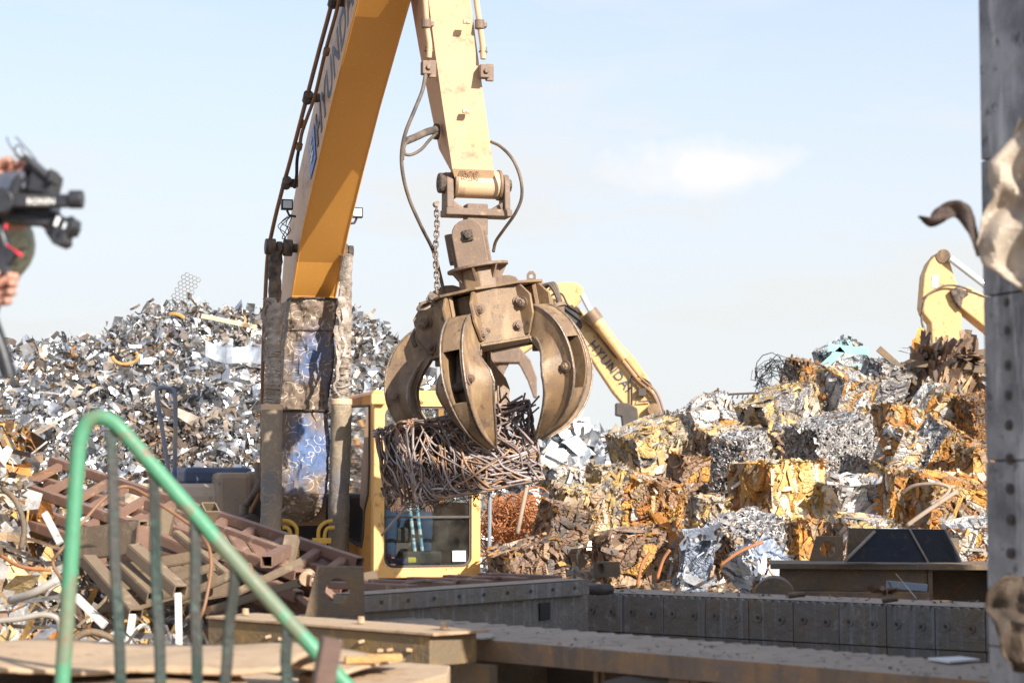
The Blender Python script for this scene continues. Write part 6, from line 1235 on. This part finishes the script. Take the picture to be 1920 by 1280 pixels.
# ================================================================== CRUMPLED METAL ON THE COLUMN
def crump(rowsdef, Y, seed, name, mt_, lab, nx=26, ny=36, amp=.035, fold=7):
    rows = []
    for j in range(ny + 1):
        t = j / ny * (len(rowsdef) - 1); k = min(int(t), len(rowsdef) - 2); u = t - k; l0, r0, y0 = rowsdef[k]; l1, r1, y1 = rowsdef[k + 1]; l_, r_, yy = l0 + (l1 - l0) * u, r0 + (r1 - r0) * u, y0 + (y1 - y0) * u; row = []
        for i in range(nx + 1):
            s_ = i / nx; q = P(l_ + (r_ - l_) * s_, yy, Y); ph = s_ * fold * .8 + j / ny * fold + 2.2 * noise.noise(V((s_ * 2, j / ny * 3, seed))); tri_ = abs((ph / 1.6) % 2 - 1); q += V((noise.noise(V((s_ * 4, j * .2, seed + 5))) * .008, -amp * tri_ - amp * .9 * noise.noise(V((s_ * 5, j / ny * 7, seed))), noise.noise(V((s_ * 3, j * .15, seed + 9))) * .01)); row.append(q)
        rows.append(row)
    m = MB(); m.grid(rows); o = m.build(name, MT[mt_], smooth=True); s2 = o.modifiers.new('t', 'SOLIDIFY'); s2.thickness = .003; return tag(o, lab, 'crumpled sheet')
crump([(1905, 2010, 225), (1895, 2010, 262), (1850, 2010, 305), (1852, 2010, 345), (1856, 2010, 372), (1838, 2010, 410), (1828, 2010, 455), (1845, 2010, 500), (1872, 2010, 525), (1925, 2010, 552)], 4.92, 3, 'crumpled_sheet', 'crumple', 'dusty beige crumpled sheet metal stuck to the column at mid height')
rows = []; pth = spline([P(1722, 406, 4.92), P(1745, 415, 4.92), P(1765, 402, 4.92), P(1785, 392, 4.92), P(1806, 398, 4.92), P(1822, 430, 4.92), P(1836, 480, 4.92)], 6); ws = [.002, .010, .017, .021, .021, .018, .014, .008]
for i, q in enumerate(pth):
    t = i / (len(pth) - 1) * 7; k = min(int(t), 6); w_ = ws[k] + (ws[k + 1] - ws[k]) * (t - k); d = (pth[min(i + 1, len(pth) - 1)] - pth[max(i - 1, 0)]).normalized(); nn_ = d.cross(V((0, 1, 0))); rows.append([q + nn_ * w_ * s_ + V((0, .012 * math.cos(s_ * 2 + i * .35) + .006 * noise.noise(V((i * .6, s_ * 2, 1))), 0)) for s_ in (-1, -.5, 0, .5, 1)])
m = MB(); m.grid(rows); o = m.build('torn_strip', MT['darkrust'], smooth='all'); s2 = o.modifiers.new('t', 'SOLIDIFY'); s2.thickness = .003; tag(o, 'dark twisted strip sticking out left of the column from the crumpled sheet', 'metal strip')
crump([(1872, 2000, 1080), (1846, 2000, 1108), (1848, 2000, 1140), (1862, 2000, 1165), (1868, 2000, 1200), (1876, 2000, 1232), (1900, 2000, 1258)], 4.9, 8, 'torn_plate', 'lumprust', 'brown torn plate wrapped round the foot of the column', nx=26, ny=26, amp=.03, fold=4.5)
# ================================================================== CAMERA OPERATOR
YC = 4.0
ge = thing('video_camera', P(60, 400, YC), 'black gimbal-mounted video camera held out at the left edge', 'video camera')
def cb_(name, px, py, sx_, sz_, sy_, mt_='camblack', rot=0, Y=YC, bev=.004, par=ge):
    m = MB(); m.box(P(px, py, Y), (sx_ * YC / FPX, sy_, sz_ * YC / FPX), rot=M4.Rotation(R(rot), 3, 'Y')); return m.build(name, MT[mt_], par, bevel=bev)
cb_('camera_body', 45, 395, 120, 50, .09, rot=3)
cb_('camera_body', 85, 345, 46, 46, .08, rot=12)
mon = cb_('monitor', 80, 322, 70, 12, .10, rot=42)
cb_('side_unit', 20, 345, 70, 34, .08, 'letter', rot=-4)
arm_ = cb_('gimbal_arm', 65, 377, 140, 24, .022, Y=YC - .08)
cb_('cheese_plate', 55, 412, 90, 18, .05, rot=8, Y=YC - .03)
cb_('mount', 60, 318, 24, 14, .05); cb_('mount', 35, 350, 16, 40, .05, rot=20, Y=YC - .03); cb_('mount', 100, 333, 10, 26, .06, rot=10, Y=YC - .03)
m = MB(); c = P(140, 374, YC - .08); m.cyl(c - V((.011, .0, 0)), c + V((.017, -.0, 0)), .0185, n=24); m.build('gimbal_motor', MT['camblack'], ge, smooth=True, bevel=.003)
m = MB(); c = P(5, 378, YC - .08); m.cyl(c - V((0, .02, 0)), c + V((0, .02, 0)), .026, n=24); m.build('gimbal_motor', MT['camblack'], ge, smooth=True, bevel=.003)
m = MB(); a, b = P(88, 408, YC - .0), P(118, 430, YC - .06); m.cyl(a, b, .022, .022, 24); m.cyl(b, P(142, 424, YC - .05), .021, .022, 24); m.build('lens_barrel', MT['camblack'], ge, smooth=True, bevel=.003)
m = MB(); m.prism([P(82, 432, YC - .08), P(124, 420, YC - .08), P(141, 408, YC - .08), P(140, 428, YC - .08), P(124, 440, YC - .08), P(124, 456, YC - .08), P(112, 462, YC - .08), P(98, 456, YC - .08)], V((0, .06, 0))); m.build('lens_hood', MT['camblack'], ge, bevel=.003)
cb_('lens_mark', 107, 415, 7, 18, .002, 'paper', rot=20, Y=YC - .105, bev=.0005); cb_('lens_mark', 121, 423, 5, 12, .002, 'lens', rot=20, Y=YC - .105, bev=.0005)
lb = cb_('label_plate', 73, 377, 46, 19, .002, 'dark', Y=YC - .092, bev=.0005)
textmesh('RONIN', .0165, 'lettering', MT['paper'], ge, P(50, 383, YC - .094), V((1, 0, .01)), UP, .0005, bold=.0002, spacing=1.08)
for pts in (((62, 312), (45, 300), (28, 285), (16, 268), (13, 257)), ((68, 300), (55, 285), (40, 268), (29, 257)), ((40, 306), (44, 296), (42, 280), (35, 272), (28, 278), (30, 292), (42, 300)), ((42, 305), (30, 318), (18, 325), (8, 322), (3, 330))):
    m = MB(); m.tube(spline([P(x_, y_, YC) for x_, y_ in pts], 6), .0016, 6); m.build('antenna', MT['camblack'], ge, smooth='all')
m = MB(); m.tube(spline([P(12, 420, YC - .05), P(8, 440, YC - .05), P(14, 462, YC - .06), P(26, 470, YC - .07), P(42, 480, YC - .07)], 6), .004, 6); m.build('red_trim', MT['red'], ge, smooth='all')
m = MB(); m.tube(spline([P(-10, 415, YC - .04), P(2, 440, YC - .05), P(10, 470, YC - .05), P(6, 500, YC - .05), P(2, 520, YC - .05)], 6), .014, 10, rad=None); m.box(P(14, 478, YC - .06), (.03, .03, .03), rot=M4.Rotation(.5, 3, 'Y')); m.box(P(4, 492, YC - .06), (.026, .04, .05)); m.build('handle', MT['camblack'], ge, smooth=True)
m = MB(); m.tube([P(-30, 560, YC - .1), P(-14, 610, YC - .1), P(4, 660, YC - .1), P(16, 700, YC - .1), P(17, 706, YC - .1)], .016, 12); m.build('support_leg', MT['camblack'], ge, smooth=True)
pn = thing('person', V((P(-330, 900, YC + .15).x, YC + .15, 1.55)), 'camera operator in an olive printed jacket at the left edge, only hands and sleeves showing', 'person')
bx_ = P(-330, 900, YC + .15).x; by_ = YC + .15
def Q(dx, dy, z): return V((bx_ + dx, by_ + dy, z))
el = P(38, 470, YC + .12); ha = P(-2, 348, YC + .06); hb = P(-12, 542, YC - .03); elb = P(-60, 640, YC)
pv = [(Q(0, 0, 2.42), .13), (Q(0, 0, 2.65), .13), (Q(0, 0, 2.84), .13), (Q(.005, 0, 2.99), .045), (Q(.02, -.01, 3.075), .05), (Q(.03, -.01, 3.17), .088),
      (Q(-.09, 0, 2.38), .09), (Q(-.11, -.03, 1.98), .065), (Q(-.12, .02, 1.6), .045), (Q(-.1, -.1, 1.585), .035), (Q(.09, 0, 2.38), .09), (Q(.12, -.03, 1.98), .065), (Q(.12, .02, 1.6), .045), (Q(.14, -.1, 1.585), .035),
      (Q(.16, .05, 2.94), .06), (el, .045), (ha, .026), (Q(.1, -.12, 2.93), .06), (elb, .042), (hb, .028)]
pv += [(Q(.115, -.05, 3.14), .012), (Q(.133, -.06, 3.11), .014), (Q(.03, -.01, 3.235), .07), (Q(.0, -.1, 3.15), .014), (Q(.05, .085, 3.15), .014), (Q(.075, -.035, 3.075), .032)]
pe = [(5, 20), (20, 21), (5, 22), (5, 23), (5, 24), (4, 25), (0, 1), (1, 2), (2, 3), (3, 4), (4, 5), (0, 6), (6, 7), (7, 8), (8, 9), (0, 10), (10, 11), (11, 12), (12, 13), (2, 14), (14, 15), (15, 16), (2, 17), (17, 18), (18, 19)]
skinfig('body', pv, pe, MT['skin'], pn)
OL = mat('olive_printed_cloth', (.38, .40, .30), (.33, .35, .26), None, 8, .5, .2, .85, bump=.15, bscale=60)
_n = OL.node_tree; vo = _n.nodes.new('ShaderNodeTexVoronoi'); vo.inputs['Scale'].default_value = 30; tcx = _n.nodes.new('ShaderNodeNewGeometry'); ds = _n.nodes.new('ShaderNodeTexNoise'); ds.inputs['Scale'].default_value = 22
_n.links.new(tcx.outputs['Position'], ds.inputs[0]); av = _n.nodes.new('ShaderNodeVectorMath'); av.operation = 'MULTIPLY_ADD'; _n.links.new(ds.outputs['Color'], av.inputs[0]); av.inputs[1].default_value = (.06, .06, .06); _n.links.new(tcx.outputs['Position'], av.inputs[2]); _n.links.new(av.outputs[0], vo.inputs[0])
s1 = _n.nodes.new('ShaderNodeMath'); s1.operation = 'SUBTRACT'; _n.links.new(vo.outputs['Distance'], s1.inputs[0]); s1.inputs[1].default_value = .42; s2_ = _n.nodes.new('ShaderNodeMath'); s2_.operation = 'ABSOLUTE'; _n.links.new(s1.outputs[0], s2_.inputs[0]); s3 = _n.nodes.new('ShaderNodeMapRange'); s3.inputs[1].default_value = .035; s3.inputs[2].default_value = .018; _n.links.new(s2_.outputs[0], s3.inputs[0])
bs_ = _n.nodes['Principled BSDF']; old = bs_.inputs['Base Color'].links[0].from_socket; mm_ = _n.nodes.new('ShaderNodeMix'); mm_.data_type = 'RGBA'; _n.links.new(s3.outputs[0], mm_.inputs[0]); _n.links.new(old, mm_.inputs[6]); mm_.inputs[7].default_value = (.02, .025, .02, 1); _n.links.new(mm_.outputs[2], bs_.inputs['Base Color'])
skinfig('jacket', [(pv[1][0], .175), (pv[2][0], .165), (pv[14][0], .08), (V(el) , .052), (V(el).lerp(V(ha), .55), .045), (pv[17][0], .08), (elb, .055), (V(elb).lerp(V(hb), .55), .045), (pv[0][0], .175)], [(0, 1), (1, 2), (2, 3), (3, 4), (1, 5), (5, 6), (6, 7), (0, 8)], OL, pn)
skinfig('trousers', [(pv[0][0], .14)] + [(pv[i][0], pv[i][1] * 1.25) for i in (6, 7, 8, 10, 11, 12)], [(0, 1), (1, 2), (2, 3), (0, 4), (4, 5), (5, 6)], MT['shirt'], pn)
m = MB(); c = Q(.02, 0, 3.19); rg = []
for i in range(7): a = R(i * 14); rg.append([c + V((.100 * math.cos(a) * math.cos(t * .5236) - .012, .092 * math.cos(a) * math.sin(t * .5236), .10 * math.sin(a) - .03 * (1 if i == 0 and 3 < t < 9 else 0))) for t in range(12)])
m.loft(rg); m.build('hair', MT['hair'], pn, smooth='all')
for dy_ in (-.075, -.015):
    m = MB(); e_ = Q(.108 if dy_ > -.05 else .085, dy_, 3.165); m.cyl(e_ - V((.01, 0, 0)), e_ + V((.006, 0, 0)), .010, .006, 10); m.build('eye', MT['hair'], pn, smooth=True)
m = MB(); m.tube([Q(.098, -.075, 3.085), Q(.112, -.055, 3.083), Q(.118, -.03, 3.085)], .004, 6); m.build('mouth', MT['pipe'], pn)
# hands with separate curled fingers
def hand(w0, d, across, palm, fing, nm):
    hv = [(w0, .016), (w0 + d * .03, .021), (w0 + d * .055, .022)]; he = [(0, 1), (1, 2)]
    for k, (ln, rr) in enumerate(fing):
        b0 = len(hv); s_ = (k - 1.5) * .017; base = w0 + d * .07 + across * s_
        hv += [(base, .0088), (base + d * ln * .45 + palm * .008, .0085), (base + d * ln * .62 + palm * (ln * .40), .008), (base + d * ln * .45 + palm * (ln * .7), .0072)]; he += [(2, b0), (b0, b0 + 1), (b0 + 1, b0 + 2), (b0 + 2, b0 + 3)]
    b0 = len(hv); hv += [(w0 + d * .035 - across * .026 + palm * .01, .011), (w0 + d * .062 - across * .036 + palm * .025, .0095), (w0 + d * .08 - across * .03 + palm * .04, .008)]; he += [(1, b0), (b0, b0 + 1), (b0 + 1, b0 + 2)]
    skinfig(nm, hv, he, MT['skin'], pn, 2)
FG = [(.062, 1), (.07, 1), (.066, 1), (.052, 1)]
hand(P(-75, 548, YC - .05), V((1, -.05, .05)).normalized(), V((0.05, -.2, -1)).normalized(), V((.2, -1, 0)).normalized(), FG, 'hand')
m = MB(); m.tube(spline([P(-8, 536, YC - .07), P(14, 523, YC - .08), P(33, 519, YC - .085)], 5), .0085, 10); m.build('index_finger', MT['skin'], pn, smooth='all')
hand(P(-45, 352, YC + .05), V((1, -.1, .25)).normalized(), V((.2, -.3, -1)).normalized(), V((.3, -.9, .1)).normalized(), FG, 'hand')
# strip helper properties
for o in bpy.data.objects:
    if '_w' in o: del o['_w']
